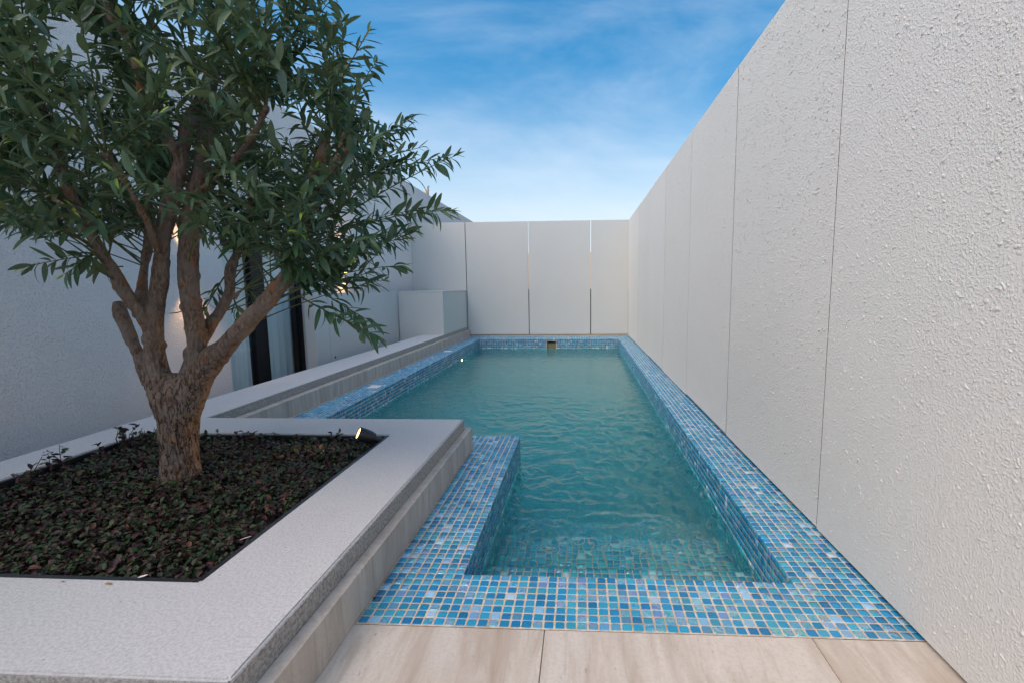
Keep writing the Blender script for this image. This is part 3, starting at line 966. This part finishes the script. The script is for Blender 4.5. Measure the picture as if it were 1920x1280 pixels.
LIMBS = [
    [(340, 925, 0, 82), (340, 880, 0, 76), (338, 830, 0, 75), (334, 785, 0, 82), (329, 750, 0, 96), (330, 728, 0, 88), (330, 712, 0, 66), (330, 699, 0, 30)],          # bole
    [(330, 810, .0, 44), (320, 765, 0, 66), (306, 728, .0, 64), (296, 695, .0, 54), (290, 660, -.01, 44), (288, 620, -.02, 42), (293, 575, -.02, 36), (300, 520, -.02, 35), (304, 470, -.02, 35), (309, 430, -.01, 34), (322, 370, .0, 32), (338, 305, .02, 32), (352, 240, .05, 28), (378, 180, .09, 22), (398, 110, .12, 18)],
    [(284, 625, -.02, 34), (266, 592, -.05, 33), (238, 552, -.08, 32), (212, 508, -.11, 29), (190, 475, -.15, 27), (150, 400, -.19, 24), (115, 315, -.23, 21), (75, 200, -.27, 20), (36, 95, -.30, 20), (28, 74, -.30, 18)],
    [(290, 725, .02, 40), (266, 680, .05, 30), (244, 632, .08, 26), (226, 590, .10, 25), (223, 568, .12, 22)],
    [(262, 592, .06, 24), (264, 553, .12, 24), (271, 500, .17, 22), (280, 450, .22, 21), (278, 380, .26, 18), (262, 300, .30, 14)],
    [(350, 740, 0, 72), (364, 700, 0, 56), (370, 650, 0, 40), (364, 605, .0, 41), (357, 560, .01, 40), (352, 500, .02, 42), (354, 440, .03, 42), (366, 370, .05, 40), (380, 290, .08, 34), (390, 190, .12, 30), (408, 110, .15, 26), (412, 62, .17, 26)],
    [(378, 640, .02, 26), (395, 608, .06, 25), (412, 586, .09, 25), (430, 548, .12, 25), (431, 506, .15, 25), (445, 475, .18, 21), (456, 430, .21, 19), (468, 390, .25, 17), (470, 330, .28, 13)],
    [(342, 810, 0, 44), (348, 765, 0, 68), (360, 728, 0, 72), (384, 688, -.01, 60), (424, 650, -.03, 42), (455, 615, -.05, 39), (488, 578, -.07, 37), (520, 542, -.08, 35), (545, 505, -.09, 32), (562, 455, -.10, 28), (573, 400, -.11, 25), (582, 340, -.12, 23), (604, 290, -.13, 21), (625, 215, -.14, 18)],
    [(550, 495, -.09, 22), (575, 420, -.02, 18), (606, 350, .05, 18), (640, 290, .10, 22), (652, 252, .12, 20)],
    [(338, 300, .02, 28), (300, 230, -.03, 24), (272, 190, -.06, 22), (262, 130, -.09, 24), (236, 70, -.12, 22), (206, 22, -.15, 20), (196, -40, -.18, 16)],
    [(352, 380, .03, 26), (392, 350, .0, 20), (430, 310, -.05, 17), (470, 262, -.12, 14), (500, 200, -.18, 10)],
    [(300, 480, -.02, 22), (276, 420, -.14, 16), (240, 350, -.26, 13), (200, 290, -.36, 10)],
    [(383, 270, .08, 24), (440, 220, .16, 16), (500, 160, .22, 13), (540, 90, .26, 10)],
    [(150, 395, -.18, 16), (90, 370, -.12, 12), (30, 330, -.05, 10)],
    [(440, 560, .1, 12), (448, 548, .09, 9), (462, 540, .085, 7)],
]
paths = [smooth_path(limb(l)) for l in LIMBS]
bm = bmesh.new()
for pth in paths:
    tube_bm(bm, [p for p, r in pth], [r for p, r in pth], 12)
# root flare
bmesh.ops.recalc_face_normals(bm, faces=bm.faces[:])
tree = thing('olive_tree', 'gnarled multi-stemmed olive tree with dark narrow leaves growing in the planter', 'tree', (TB.x, TB.y, .10))
tmp = obj_bm('tmp_trunk', bm, None)
rm = tmp.modifiers.new('r', 'REMESH'); rm.mode = 'VOXEL'; rm.voxel_size = 0.0042
sm_ = tmp.modifiers.new('s', 'SMOOTH'); sm_.factor = .6; sm_.iterations = 5
dg = bpy.context.evaluated_depsgraph_get()
me = bpy.data.meshes.new_from_object(tmp.evaluated_get(dg))
bpy.data.objects.remove(tmp)
n_v = len(me.vertices)
co = np.empty(n_v * 3, np.float32); me.vertices.foreach_get('co', co); co = co.reshape(-1, 3)
no = np.empty(n_v * 3, np.float32); me.vertices.foreach_get('normal', no); no = no.reshape(-1, 3)
disp = np.empty(n_v)
for i in range(n_v):
    x, y, z = (float(a) for a in co[i])
    low = min(1, max(0, (.66 - z) / .35))
    v = Vector((x * 9, y * 9, z * 5))
    d = .0075 * noise.noise(v) + .0042 * noise.noise(v * 2.6)
    # long fissures on the bole
    fz = noise.noise(Vector((x * 60, y * 60, z * 14)))
    d -= (.0055 * low + .0010) * max(0, 1 - abs(fz) * 5.5)
    k = noise.noise(Vector((x * 22 + 9, y * 22, z * 22)))
    if k > .42: d += (k - .42) * .03
    d += .0012 * noise.noise(Vector((x * 120, y * 120, z * 50)))
    if z < .20: d += .010 * ((.20 - z) / .1) ** 1.5 * (1 + .6 * noise.noise(Vector((x * 18, y * 18, 0))))
    disp[i] = d
co += no * disp[:, None]
me.vertices.foreach_set('co', co.ravel()); me.update()
me.polygons.foreach_set('use_smooth', np.ones(len(me.polygons), bool))
def bark_mat():
    t = NT('olive_bark')
    v = t.coords(world=True)
    vs = t.coords(scale=(1, 1, .30), world=True)
    big = t.noise(v, 14, 5, .62, .5)
    fib = t.noise(vs, 125, 6, .7, .6)
    pat = t.noise(vs, 22, 5, .66, 1.4)
    c = t.ramp(fib, [(.30, (.050, .033, .024)), (.48, (.135, .092, .066)), (.66, (.27, .20, .15))])
    c = t.mix(t.rng(big, .40, .60, 0, .75), c, (.20, .165, .138))
    c = t.mix(t.rng(pat, .57, .66, 0, .72), c, (.30, .115, .034))
    c = t.mix(t.rng(pat, .40, .30, 0, .75), c, (.045, .028, .020))
    rid = t.noise(t.coords(scale=(1, 1, .22), world=True), 48, 3, .55, .9)
    rd = t.math('ABSOLUTE', t.math('SUBTRACT', rid, .5), 0.0)
    sp = t.new('ShaderNodeSeparateXYZ'); g_ = t.new('ShaderNodeNewGeometry'); t.link(g_.outputs['Position'], sp.inputs[0])
    lowm = t.rng(sp.outputs['Z'], .68, .40)
    crack = t.math('MULTIPLY', t.rng(rd, .035, .0), lowm)
    c = t.mix(t.math('MULTIPLY', crack, .8), c, (.022, .014, .010))
    h = t.math('SUBTRACT', t.math('ADD', t.math('MULTIPLY', fib, .7), big), crack)
    t.set(Base_Color=c, Roughness=.85, Normal=t.bump(h, 1.0, .0070), Specular_IOR_Level=.25)
    return t.m
me.materials.append(bark_mat())
tr = bpy.data.objects.new('trunk', me); scene.collection.objects.link(tr)
tr.parent = tree; tr.matrix_parent_inverse = Matrix.Translation(tree.location).inverted()

# ---- leaves: eight lanceolate shapes with folded midrib and a curl
def leaf_shape(curl, fold, twist, wd=.122):
    ts = [0, .07, .22, .42, .62, .80, .93, 1.0]
    ws = [.10, .34, .74, 1.0, .96, .68, .34, .03]
    vs, us = [], []
    for t, w in zip(ts, ws):
        z = -curl * t * t
        x = t * (1 - .25 * abs(curl) * t)
        a = twist * t
        for s in (-1, 0, 1):
            yy_ = s * w * wd
            zz = abs(s) * w * wd * fold
            vs.append((x, yy_ * math.cos(a) - zz * math.sin(a), z + yy_ * math.sin(a) + zz * math.cos(a)))
            us.append(abs(s))
    f = []
    for i in range(len(ts) - 1):
        for j in (0, 1):
            a = i * 3 + j
            f.append((a, a + 3, a + 4, a + 1))
    return np.array(vs), np.array(f), np.array(us, float)
SHAPES = [leaf_shape(*a) for a in ((.10, .30, .1), (.35, .35, .3), (.55, .25, -.3), (-.15, .4, .2), (.2, .5, -.5), (.75, .3, .4), (.05, .2, -.1, .13), (.4, .45, .6, .10))]

# crown outline in the photograph, used only to choose which 3-D twig ends to keep
OUT = [(-300, -420), (600, -420), (655, -60), (655, 20), (662, 55), (700, 105), (755, 150), (785, 205), (798, 240), (835, 280), (850, 292), (822, 330),
       (836, 385), (800, 412), (772, 440), (775, 480), (722, 530), (690, 552), (620, 545), (560, 540), (500, 480), (450, 470), (400, 450), (350, 425), (300, 430), (230, 440), (170, 440), (100, 445), (0, 430), (-300, 450)]
def inside(x, y, poly):
    c = False
    j = len(poly) - 1
    for i in range(len(poly)):
        xi, yi = poly[i]; xj, yj = poly[j]
        if (yi > y) != (yj > y) and x < (xj - xi) * (y - yi) / (yj - yi) + xi: c = not c
        j = i
    return c
anchors = [(p, r) for pth in paths[1:] for p, r in pth if p.z > TB.z + .56]
A = np.array([tuple(p) for p, r in anchors])
CEN = Vector((TB.x + .10, TB.y + .02, 1.28))
twigs = []
tries = 0
r3 = random.Random(21)
while len(twigs) < 445 and tries < 40000:
    tries += 1
    # shell-biased points in a rounded crown
    d = Vector((r3.gauss(0, 1), r3.gauss(0, 1), r3.gauss(0, 1))).normalized()
    rr = r3.random() ** .42
    e = CEN + Vector((d.x * .98, d.y * .70, d.z * .78)) * rr
    if e.z < .72 or e.z > 2.05: continue
    px, py, z = project(e)
    if not inside(px, py, OUT): continue
    if z < .55: continue
    dd = np.hypot(*(A[:, :2] - np.array(e[:2])).T) + 1.2 * np.abs(A[:, 2] + .16 - e.z)
    k = int(np.argmin(dd + rng.random(len(dd)) * .10))
    s = Vector(A[k])
    L = (e - s).length
    if L > .72 or L < .08: continue
    twigs.append((s, e))
# a few named sprays that hang below the crown edge
for a, b, Y0, Y1 in (((560, 555), (712, 632), 1.58, 1.50), ((600, 545), (700, 605), 1.6, 1.62), ((205, 478), (52, 500), 1.52, 1.44), ((345, 560), (372, 612), 1.68, 1.70),
                     ((438, 560), (452, 610), 1.75, 1.72), ((230, 500), (165, 500), 1.6, 1.66), ((420, 520), (385, 580), 1.8, 1.86), ((560, 470), (845, 395), 1.6, 1.55),
                     ((620, 420), (855, 292), 1.62, 1.60), ((440, 540), (500, 560), 1.8, 1.9), ((180, 470), (120, 515), 1.5, 1.4), ((610, 200), (690, 60), 1.6, 1.55), ((610, 230), (640, 30), 1.6, 1.66)):
    twigs.append((at(*a, Y0), at(*b, Y1)))
leaf_M, leaf_col, leaf_sh = [], [], []
tw_bm = bmesh.new()
N_SPRAY = 13
for ti_, (s, e) in enumerate(twigs):
    free_spray = ti_ >= len(twigs) - N_SPRAY
    L = (e - s).length
    d0 = (e - s).normalized()
    up = Vector((0, 0, 1))
    sag = r3.uniform(-.02, .10) * L
    bend = (s + e) / 2 + up * sag * 1.5 + Vector((r3.gauss(0, .04), r3.gauss(0, .04), 0)) * L
    n = max(5, int(L / .03))
    pts = []
    for i in range(n + 1):
        t = i / n
        pts.append(s * (1 - t) ** 2 + bend * 2 * t * (1 - t) + e * t * t)
    n_keep = sum(inside(*project(p_)[:2], OUT) for p_ in pts[len(pts) // 2:])
    if not free_spray and n_keep < .6 * (len(pts) - len(pts) // 2): continue
    tube_bm(tw_bm, pts, [.0030 * (1 - .62 * i / n) for i in range(n + 1)], 4, cap=False)
    # leaves in near-opposite pairs on the outer part
    step = .0135
    cov = max(.16, min(L * .85, .34))
    m = int(cov / step)
    az = r3.uniform(0, 6.28)
    for j in range(m + 1):
        t = 1 - (j * step) / L
        if t < .05: break
        q = s * (1 - t) ** 2 + bend * 2 * t * (1 - t) + e * t * t
        tg = ((bend - s) * (1 - t) + (e - bend) * t).normalized()
        sx = tg.orthogonal().normalized(); sy = tg.cross(sx)
        az += math.pi / 2 + r3.gauss(0, .25)
        for kk in (0, 1):
            if r3.random() < .28: continue
            pq_ = project(q)
            if not free_spray and not inside(pq_[0], pq_[1], OUT): continue
            a = az + kk * math.pi
            side_ = sx * math.cos(a) + sy * math.sin(a)
            spread = R(r3.uniform(30, 68)) if j > 1 else R(r3.uniform(12, 34))
            dirv = (tg * math.cos(spread) + side_ * math.sin(spread) + Vector((0, 0, r3.uniform(-.28, .12)))).normalized()
            nrm = (up * .9 + side_ * -.25 + Vector((r3.gauss(0, .38), r3.gauss(0, .38), 0)))
            nrm = (nrm - dirv * nrm.dot(dirv)).normalized()
            sd = nrm.cross(dirv)
            young = j == 0 or (j == 1 and r3.random() < .3)
            ll = r3.uniform(.048, .077) * (.9 if j < 3 else 1.0)
            colr = (.018, .060, .030)
            if young and r3.random() < .8:
                ll *= .58; colr = (.26, .38, .04)
            else:
                f_ = r3.random()
                colr = tuple(a_ * (1 - f_) + b_ * f_ for a_, b_ in zip((.016, .068, .024), (.080, .158, .080)))
                if r3.random() < .05: colr = (.065, .100, .024)
                if r3.random() < .10: colr = (.085, .145, .115)
            wv_ = r3.uniform(.8, 1.2)
            Mx = Matrix(((dirv.x * ll, sd.x * ll * wv_, nrm.x * ll, q.x), (dirv.y * ll, sd.y * ll * wv_, nrm.y * ll, q.y), (dirv.z * ll, sd.z * ll * wv_, nrm.z * ll, q.z), (0, 0, 0, 1)))
            leaf_M.append(Mx); leaf_col.append(colr); leaf_sh.append(r3.randrange(8))
def leaf_mat(name, single_):
    t = NT(name)
    if single_:
        oi = t.new('ShaderNodeObjectInfo'); col = oi.outputs['Color']
        ua = t.new('ShaderNodeAttribute'); ua.attribute_name = 'across'; u_ = ua.outputs['Fac']
    else:
        a = t.new('ShaderNodeAttribute'); a.attribute_name = 'leafcol'; col = a.outputs['Color']; u_ = a.outputs['Alpha']
    geo = t.new('ShaderNodeNewGeometry')
    n = t.noise(t.coords(world=True), 160, 3, .6)
    c = t.mix(t.rng(n, .3, .7, 0, .4), col, t.mix(1.0, col, (.55, .6, .6), 'MULTIPLY'))
    c = t.mix(t.rng(u_, .16, .02, 0, .55), c, (.09, .14, .04))
    under = t.mix(.55, col, (.125, .185, .115))
    under = t.mix(t.rng(u_, .14, .02, 0, .6), under, (.14, .16, .05))
    c2 = t.mix(geo.outputs['Backfacing'], c, under)
    t.set(Base_Color=c2, Roughness=t.rng(n, .3, .7, .42, .6), Normal=t.bump(n, .3, .001), Specular_IOR_Level=.38)
    tr_ = t.new('ShaderNodeBsdfTranslucent'); t.link(t.mix(.5, c2, (.10, .16, .03)), tr_.inputs['Color'])
    mx = t.new('ShaderNodeMixShader'); mx.inputs[0].default_value = .14
    t.link(t.b.outputs[0], mx.inputs[1]); t.link(tr_.outputs[0], mx.inputs[2])
    t.link(mx.outputs[0], t.out.inputs['Surface'])
    return t.m
M_LEAF, M_LEAF1 = leaf_mat('olive_leaf', False), leaf_mat('olive_leaf_single', True)
shape_me = []
for vs, f, us in SHAPES:
    m_ = bpy.data.meshes.new('leaf'); m_.from_pydata([tuple(v) for v in vs], [], [tuple(int(a) for a in q_) for q_ in f])
    a = m_.attributes.new('across', 'FLOAT', 'POINT'); a.data.foreach_set('value', us.astype(np.float32))
    m_.polygons.foreach_set('use_smooth', np.ones(len(f), bool)); m_.materials.append(M_LEAF1); shape_me.append(m_)
rank = []
for i, Mx in enumerate(leaf_M):
    px, py, z = project(Mx.translation)
    if -20 < px < 1940 and -20 < py < 1300 and z > .1: rank.append((Mx.to_scale().x / z, i))
rank.sort(reverse=True)
ls = set(i for _, i in rank[:300])
for i in sorted(ls):
    o = bpy.data.objects.new('leaf', shape_me[leaf_sh[i]])
    scene.collection.objects.link(o)
    o.parent = tree; o.matrix_parent_inverse = Matrix.Translation(tree.location).inverted()
    o.matrix_basis = leaf_M[i]
    o.color = (*leaf_col[i], 1)
def merge_leaves(name, mats, cols, shs, shapes, mat, parent, attr='leafcol'):
    VV, FF, CC = [], [], []; base = 0
    mats = np.array([[list(r_) for r_ in m_] for m_ in mats]); cols = np.array(cols); shs = np.array(shs)
    for k, (vs, f, us) in enumerate(shapes):
        s_ = shs == k
        if not s_.any(): continue
        mm, cc = mats[s_], cols[s_]
        vh = np.concatenate([vs, np.ones((len(vs), 1))], 1)
        w = np.einsum('nij,vj->nvi', mm, vh)[:, :, :3]
        n = len(mm); kv = len(vs)
        FF.append((f[None] + base + np.arange(n)[:, None, None] * kv).reshape(-1, 4))
        ca = np.empty((n, kv, 4)); ca[:, :, :3] = cc[:, None, :]; ca[:, :, 3] = us[None]
        CC.append(ca.reshape(-1, 4)); VV.append(w.reshape(-1, 3)); base += n * kv
    o = mesh_np(name, np.concatenate(VV), [np.concatenate(FF)], mat, parent, smooth=True, attrs={attr: ('FLOAT_COLOR', np.concatenate(CC))})
    return o
rest = [i for i in range(len(leaf_M)) if i not in ls]
fo = merge_leaves('foliage', [leaf_M[i] for i in rest], [leaf_col[i] for i in rest], [leaf_sh[i] for i in rest], SHAPES, M_LEAF, tree)
tag(fo, kind='stuff')
M_TWIG = simple('twig_green', (.075, .095, .025), .6)
o = obj_bm('twigs', tw_bm, M_TWIG, tree, True); tag(o, kind='stuff')

# ================================================================== GROUND COVER
def gc_shape(curl, fold):
    ts = [0, .18, .5, .8, 1.0]; ws = [.15, .75, 1.0, .62, .05]
    vs, us = [], []
    for t, w in zip(ts, ws):
        for s in (-1, 0, 1):
            vs.append((t, s * w * .33, -curl * t * t + abs(s) * w * .33 * fold)); us.append(abs(s))
    f = [(i * 3 + j, i * 3 + j + 3, i * 3 + j + 4, i * 3 + j + 1) for i in range(4) for j in (0, 1)]
    return np.array(vs), np.array(f), np.array(us, float)
GSH = [gc_shape(.2, .3), gc_shape(.45, .2), gc_shape(-.1, .45), gc_shape(.6, .4)]
gm, gcol, gs = [], [], []
st_bm = bmesh.new()
r4 = random.Random(4)
def gleaf(p, ll, tilt=None):
    az = r4.uniform(0, 6.28); ti = r4.gauss(.10, .38) if tilt is None else tilt
    d = Vector((math.cos(az) * math.cos(ti), math.sin(az) * math.cos(ti), math.sin(ti)))
    n_ = Vector((r4.gauss(0, .35), r4.gauss(0, .35), 1)); n_ = (n_ - d * n_.dot(d)).normalized(); s_ = n_.cross(d)
    gm.append(Matrix(((d.x * ll, s_.x * ll, n_.x * ll, p.x), (d.y * ll, s_.y * ll, n_.y * ll, p.y), (d.z * ll, s_.z * ll, n_.z * ll, p.z), (0, 0, 0, 1))))
    k = r4.random()
    if k < .50: c = (.022 + r4.random() * .03, .042 + r4.random() * .045, .014 + r4.random() * .014)
    elif k < .88: c = (.045 + r4.random() * .04, .018 + r4.random() * .016, .017 + r4.random() * .014)
    elif k < .97: c = (.05, .095, .03)
    else: c = (.13, .045, .02)
    c = tuple(a_ * .78 for a_ in c)
    gcol.append(c); gs.append(r4.randrange(4))
TBx, TBy = TB.x, TB.y
nst = 0
while nst < 4700:
    x = r4.uniform(XBI + .02, XPI - .02); y = r4.uniform(YPIN + .022, YPIF - .022)
    if math.hypot(x - TBx, y - TBy) < .066: continue
    bare = noise.noise(Vector((x * 4, y * 4, 8)))
    if bare > .42 and r4.random() < .75: continue
    nst += 1
    hgt = .030 + .028 * (noise.noise(Vector((x * 7, y * 7, 1))) * .5 + .5) + r4.uniform(0, .016)
    edge = min(x - XBI, XPI - x, y - YPIN, YPIF - y)
    if edge < .05: hgt *= .75
    b = Vector((x, y, .10)); tp = b + Vector((r4.gauss(0, .012), r4.gauss(0, .012), hgt))
    if r4.random() < .5: tube_bm(st_bm, [b, (b + tp) / 2 + Vector((.003, 0, 0)), tp], [.0013, .0011, .0008], 3, cap=False)
    for k in range(r4.randint(5, 7)):
        q = b.lerp(tp, .45 + .55 * k / 6) + Vector((r4.gauss(0, .005), r4.gauss(0, .005), 0))
        gleaf(q, r4.uniform(.010, .021))
# taller straggling sprigs by the edges
def sprig(p, h, lean, n_l=9):
    b = Vector((p[0], p[1], .11)); tp = b + Vector((lean[0], lean[1], h))
    mid = b.lerp(tp, .5) + Vector((r4.gauss(0, .01), 0, .01))
    tube_bm(st_bm, [b, mid, tp], [.0017, .0014, .0009], 4, cap=False)
    for k in range(n_l):
        t = .35 + .65 * k / n_l
        q = b.lerp(tp, t); gleaf(q, r4.uniform(.015, .030), r4.gauss(.35, .4))
for k in range(18):
    sprig((XBI + .03 + r4.random() * .08, r4.uniform(YPIN + .1, YPIF - .05)), r4.uniform(.07, .13), (r4.gauss(0, .03), r4.gauss(0, .03)))
for k in range(22):
    sprig((r4.uniform(XBI + .05, XPI - .22), YPIF - .03 - r4.random() * .04), r4.uniform(.055, .085), (r4.gauss(0, .02), r4.gauss(0, .02)), 7)
for px in (265, 285, 300, 150, 165, 40):
    q = at(px, 830, 1.95); sprig((max(q.x, XBI + .04), min(q.y, YPIF - .03)), .12, (r4.gauss(0, .02), .01), 11)
gc = merge_leaves('ground_cover', gm, gcol, gs, GSH, None, None)
def gc_mat():
    t = NT('ground_cover_leaf')
    a = t.new('ShaderNodeAttribute'); a.attribute_name = 'leafcol'
    n = t.noise(t.coords(world=True), 220, 2)
    c = t.mix(t.rng(n, .3, .7, 0, .4), a.outputs['Color'], t.mix(1.0, a.outputs['Color'], (.5, .5, .5), 'MULTIPLY'))
    t.set(Base_Color=c, Roughness=.5, Specular_IOR_Level=.4)
    return t.m
gc.data.materials.append(gc_mat())
tag(gc, 'dark green and purple leafy ground cover filling the planter', 'ground cover', kind='stuff')
o = obj_bm('stems', st_bm, simple('purple_stem', (.075, .022, .030), .6), gc); tag(o, kind='stuff')

# ================================================================== SMALL THINGS
# spotlight on a spike in the far right corner of the bed, aimed at the crown
def spotlight():
    c = at(689, 817, 2.02)
    base = Vector((c.x, c.y, c.z))
    t = thing('garden_spotlight', 'lit black spotlight tilted among the leaves in the planter corner', 'spotlight', tuple(base))
    d = Vector((-.70, -.42, .42)).normalized()
    def cyl(name, rings_, mat, n=20):
        bm = bmesh.new(); tube_bm(bm, [base + d * a for a, r_ in rings_], [r_ for a, r_ in rings_], n)
        return obj_bm(name, bm, mat, t, False)
    # hollow bezel: outer shell then inner lip
    cyl('housing', [(.034, .0265), (.038, .0270), (.012, .0290), (-.012, .0275), (-.030, .0225)][2:], M_BLACK)
    bm = bmesh.new()
    n = 24
    a = d.orthogonal().normalized(); b = d.cross(a)
    prof = [(.012, .0290), (.040, .0285), (.042, .0270), (.042, .0245), (.030, .0240)]
    rg = [[bm.verts.new(base + d * h + (a * math.cos(2 * math.pi * k / n) + b * math.sin(2 * math.pi * k / n)) * r_) for k in range(n)] for h, r_ in prof]
    for r0, r1 in zip(rg[:-1], rg[1:]):
        for k in range(n): bm.faces.new([r0[k], r0[(k + 1) % n], r1[(k + 1) % n], r1[k]])
    obj_bm('bezel', bm, M_BLACK, t, True)
    bm = bmesh.new(); tube_bm(bm, [base + d * .0365, base + d * .039], [.0238, .0238], 24)
    obj_bm('lens', bm, M_LAMP, t)
    cyl('tail', [(-.030, .015), (-.052, .014), (-.062, .011)], M_BLACK, 12)
    bm = bmesh.new()
    tube_bm(bm, [base + d * -.055, base + Vector((.052, .012, -.060)), base + Vector((.055, .012, -.10))], [.008, .0075, .005], 8)
    obj_bm('bracket', bm, M_BLACK, t)
    bm = bmesh.new()
    tube_bm(bm, [base + d * -.060, base + d * -.075 + Vector((.0, 0, -.006)), base + Vector((.06, 0, -.07))], [.003, .003, .003], 6)
    obj_bm('cable', bm, M_BLACK, t)
    l = bpy.data.lights.new('spotlight_beam', 'SPOT'); l.energy = 3.0; l.color = (1, .55, .22)
    l.spot_size = R(120); l.spot_blend = .8; l.shadow_soft_size = .02
    lo = bpy.data.objects.new('spotlight_beam', l); scene.collection.objects.link(lo)
    lo.location = base + d * .05
    lo.rotation_euler = d.to_track_quat('-Z', 'Y').to_euler()
spotlight()

# skimmer mouth in the far wall
sk = thing('skimmer', 'small cream skimmer opening in the far pool wall at the waterline', 'skimmer', (-.47, YFI, -.1))
bm = bmesh.new()
w_ = .008
y0, y1 = YFI - .004, YFI + .12
box(bm, SKX0, SKX0 + w_, y0, y1, SKZ0, SKZ1); box(bm, SKX1 - w_, SKX1, y0, y1, SKZ0, SKZ1)
box(bm, SKX0 + w_, SKX1 - w_, y0, y1, SKZ1 - w_, SKZ1); box(bm, SKX0 + w_, SKX1 - w_, y0, y1, SKZ0, SKZ0 + w_)
obj_bm('frame', bm, M_PLASTIC, sk)
box_obj('throat', (SKX0 + w_, SKX1 - w_, y1 - .01, y1 - .004, SKZ0 + w_, SKZ1 - w_), simple('skimmer_dark', (.10, .085, .05), .7), sk)
box_obj('flap', (SKX0 + w_ + .002, SKX1 - w_ - .002, YFI + .025, YFI + .030, SKZ0 + w_, SKZ1 - .045), simple('skimmer_flap', (.22, .18, .11), .6), sk)

# underwater lamp on the left wall
pq = at_x(864, 684, XLI)
ul = thing('pool_lamp', 'small glowing underwater lamp on the left pool wall near the far end', 'pool lamp', (XLI + .01, pq.y, -.21))
bm = bmesh.new(); tube_bm(bm, [(XLI + .002, pq.y, -.215), (XLI + .016, pq.y, -.215)], [.045, .040], 20); obj_bm('rim', bm, M_STEEL, ul)
bm = bmesh.new(); tube_bm(bm, [(XLI + .0165, pq.y, -.215), (XLI + .020, pq.y, -.215)], [.033, .030], 20); obj_bm('lens', bm, M_LAMP2, ul)

# two white mortar patches in the left coping
for yc, lab in ((3.985, 'white square patch missing its mosaic on the left coping, nearer the planter'), (6.29, 'white square patch missing its mosaic on the left coping, nearer the far wall')):
    o = box_obj('mortar_patch', (-1.777, -1.686, yc - .053, yc + .053, -.0014, .0006), M_WHITEP, None, bevel=.0006, seg=1)
    tag(o, lab, 'patch', group='white patches in the left coping')
# dark plug beside the plinth and weep hole
def dot(p, r_, label, cat, name, ax='z'):
    bm = bmesh.new()
    p = Vector(p)
    e2 = p + (Vector((0, 0, .002)) if ax == 'z' else Vector((.003, 0, 0)))
    tube_bm(bm, [p, e2], [r_, r_ * .8], 10)
    o = obj_bm(name, bm, M_DARK); tag(o, label, cat)
dot((XPB + .006, 1.185, .0008), .0042, 'tiny black rubber plug on the mosaic beside the planter plinth', 'plug', 'rubber_plug')
q = at_x(629, 669, XLW); dot((XLW + .0005, q.y, q.z), .014, 'small round dark hole low on the screen wall', 'hole', 'wall_hole', 'x')
# dry leaf scraps on cap and edging
M_DRY = simple('dry_leaf', (.30, .18, .09), .8)
lab_ = ['dry brown leaf scrap on the planter cap left of centre', 'pale dry petal lying on the black edging at the near side of the bed', 'tiny dry twig on the right hand black edging', 'small dry leaf lying on the planter cap beside the edging']
for k, (px, py, zz) in enumerate(((195, 1096, ZP), (258, 1084, ZP - .003), (448, 1014, ZP - .003), (120, 1092, ZP))):
    d = _f + CR * ((px - PCX) / F_PX) - CU * ((py - PCY) / F_PX)
    p = EYE + d * ((zz - EYE.z) / d.z)
    vs, f, us = SHAPES[[1, 3, 0, 2][k]]
    m_ = bpy.data.meshes.new('dry_leaf'); m_.from_pydata([tuple(v) for v in vs], [], [tuple(int(a) for a in q_) for q_ in f]); m_.materials.append(M_DRY if k in (0, 3) else M_WHITEP)
    o = bpy.data.objects.new('dry_leaf', m_); scene.collection.objects.link(o)
    o.location = (p.x, p.y, zz + .003); o.scale = [(.022,) * 3, (.026,) * 3, (.03, .012, .02), (.018,) * 3][k]
    o.rotation_euler = (R(8), R(-6), [.2, .1, .75, 2.6][k])
    tag(o, lab_[k], 'leaf scrap')
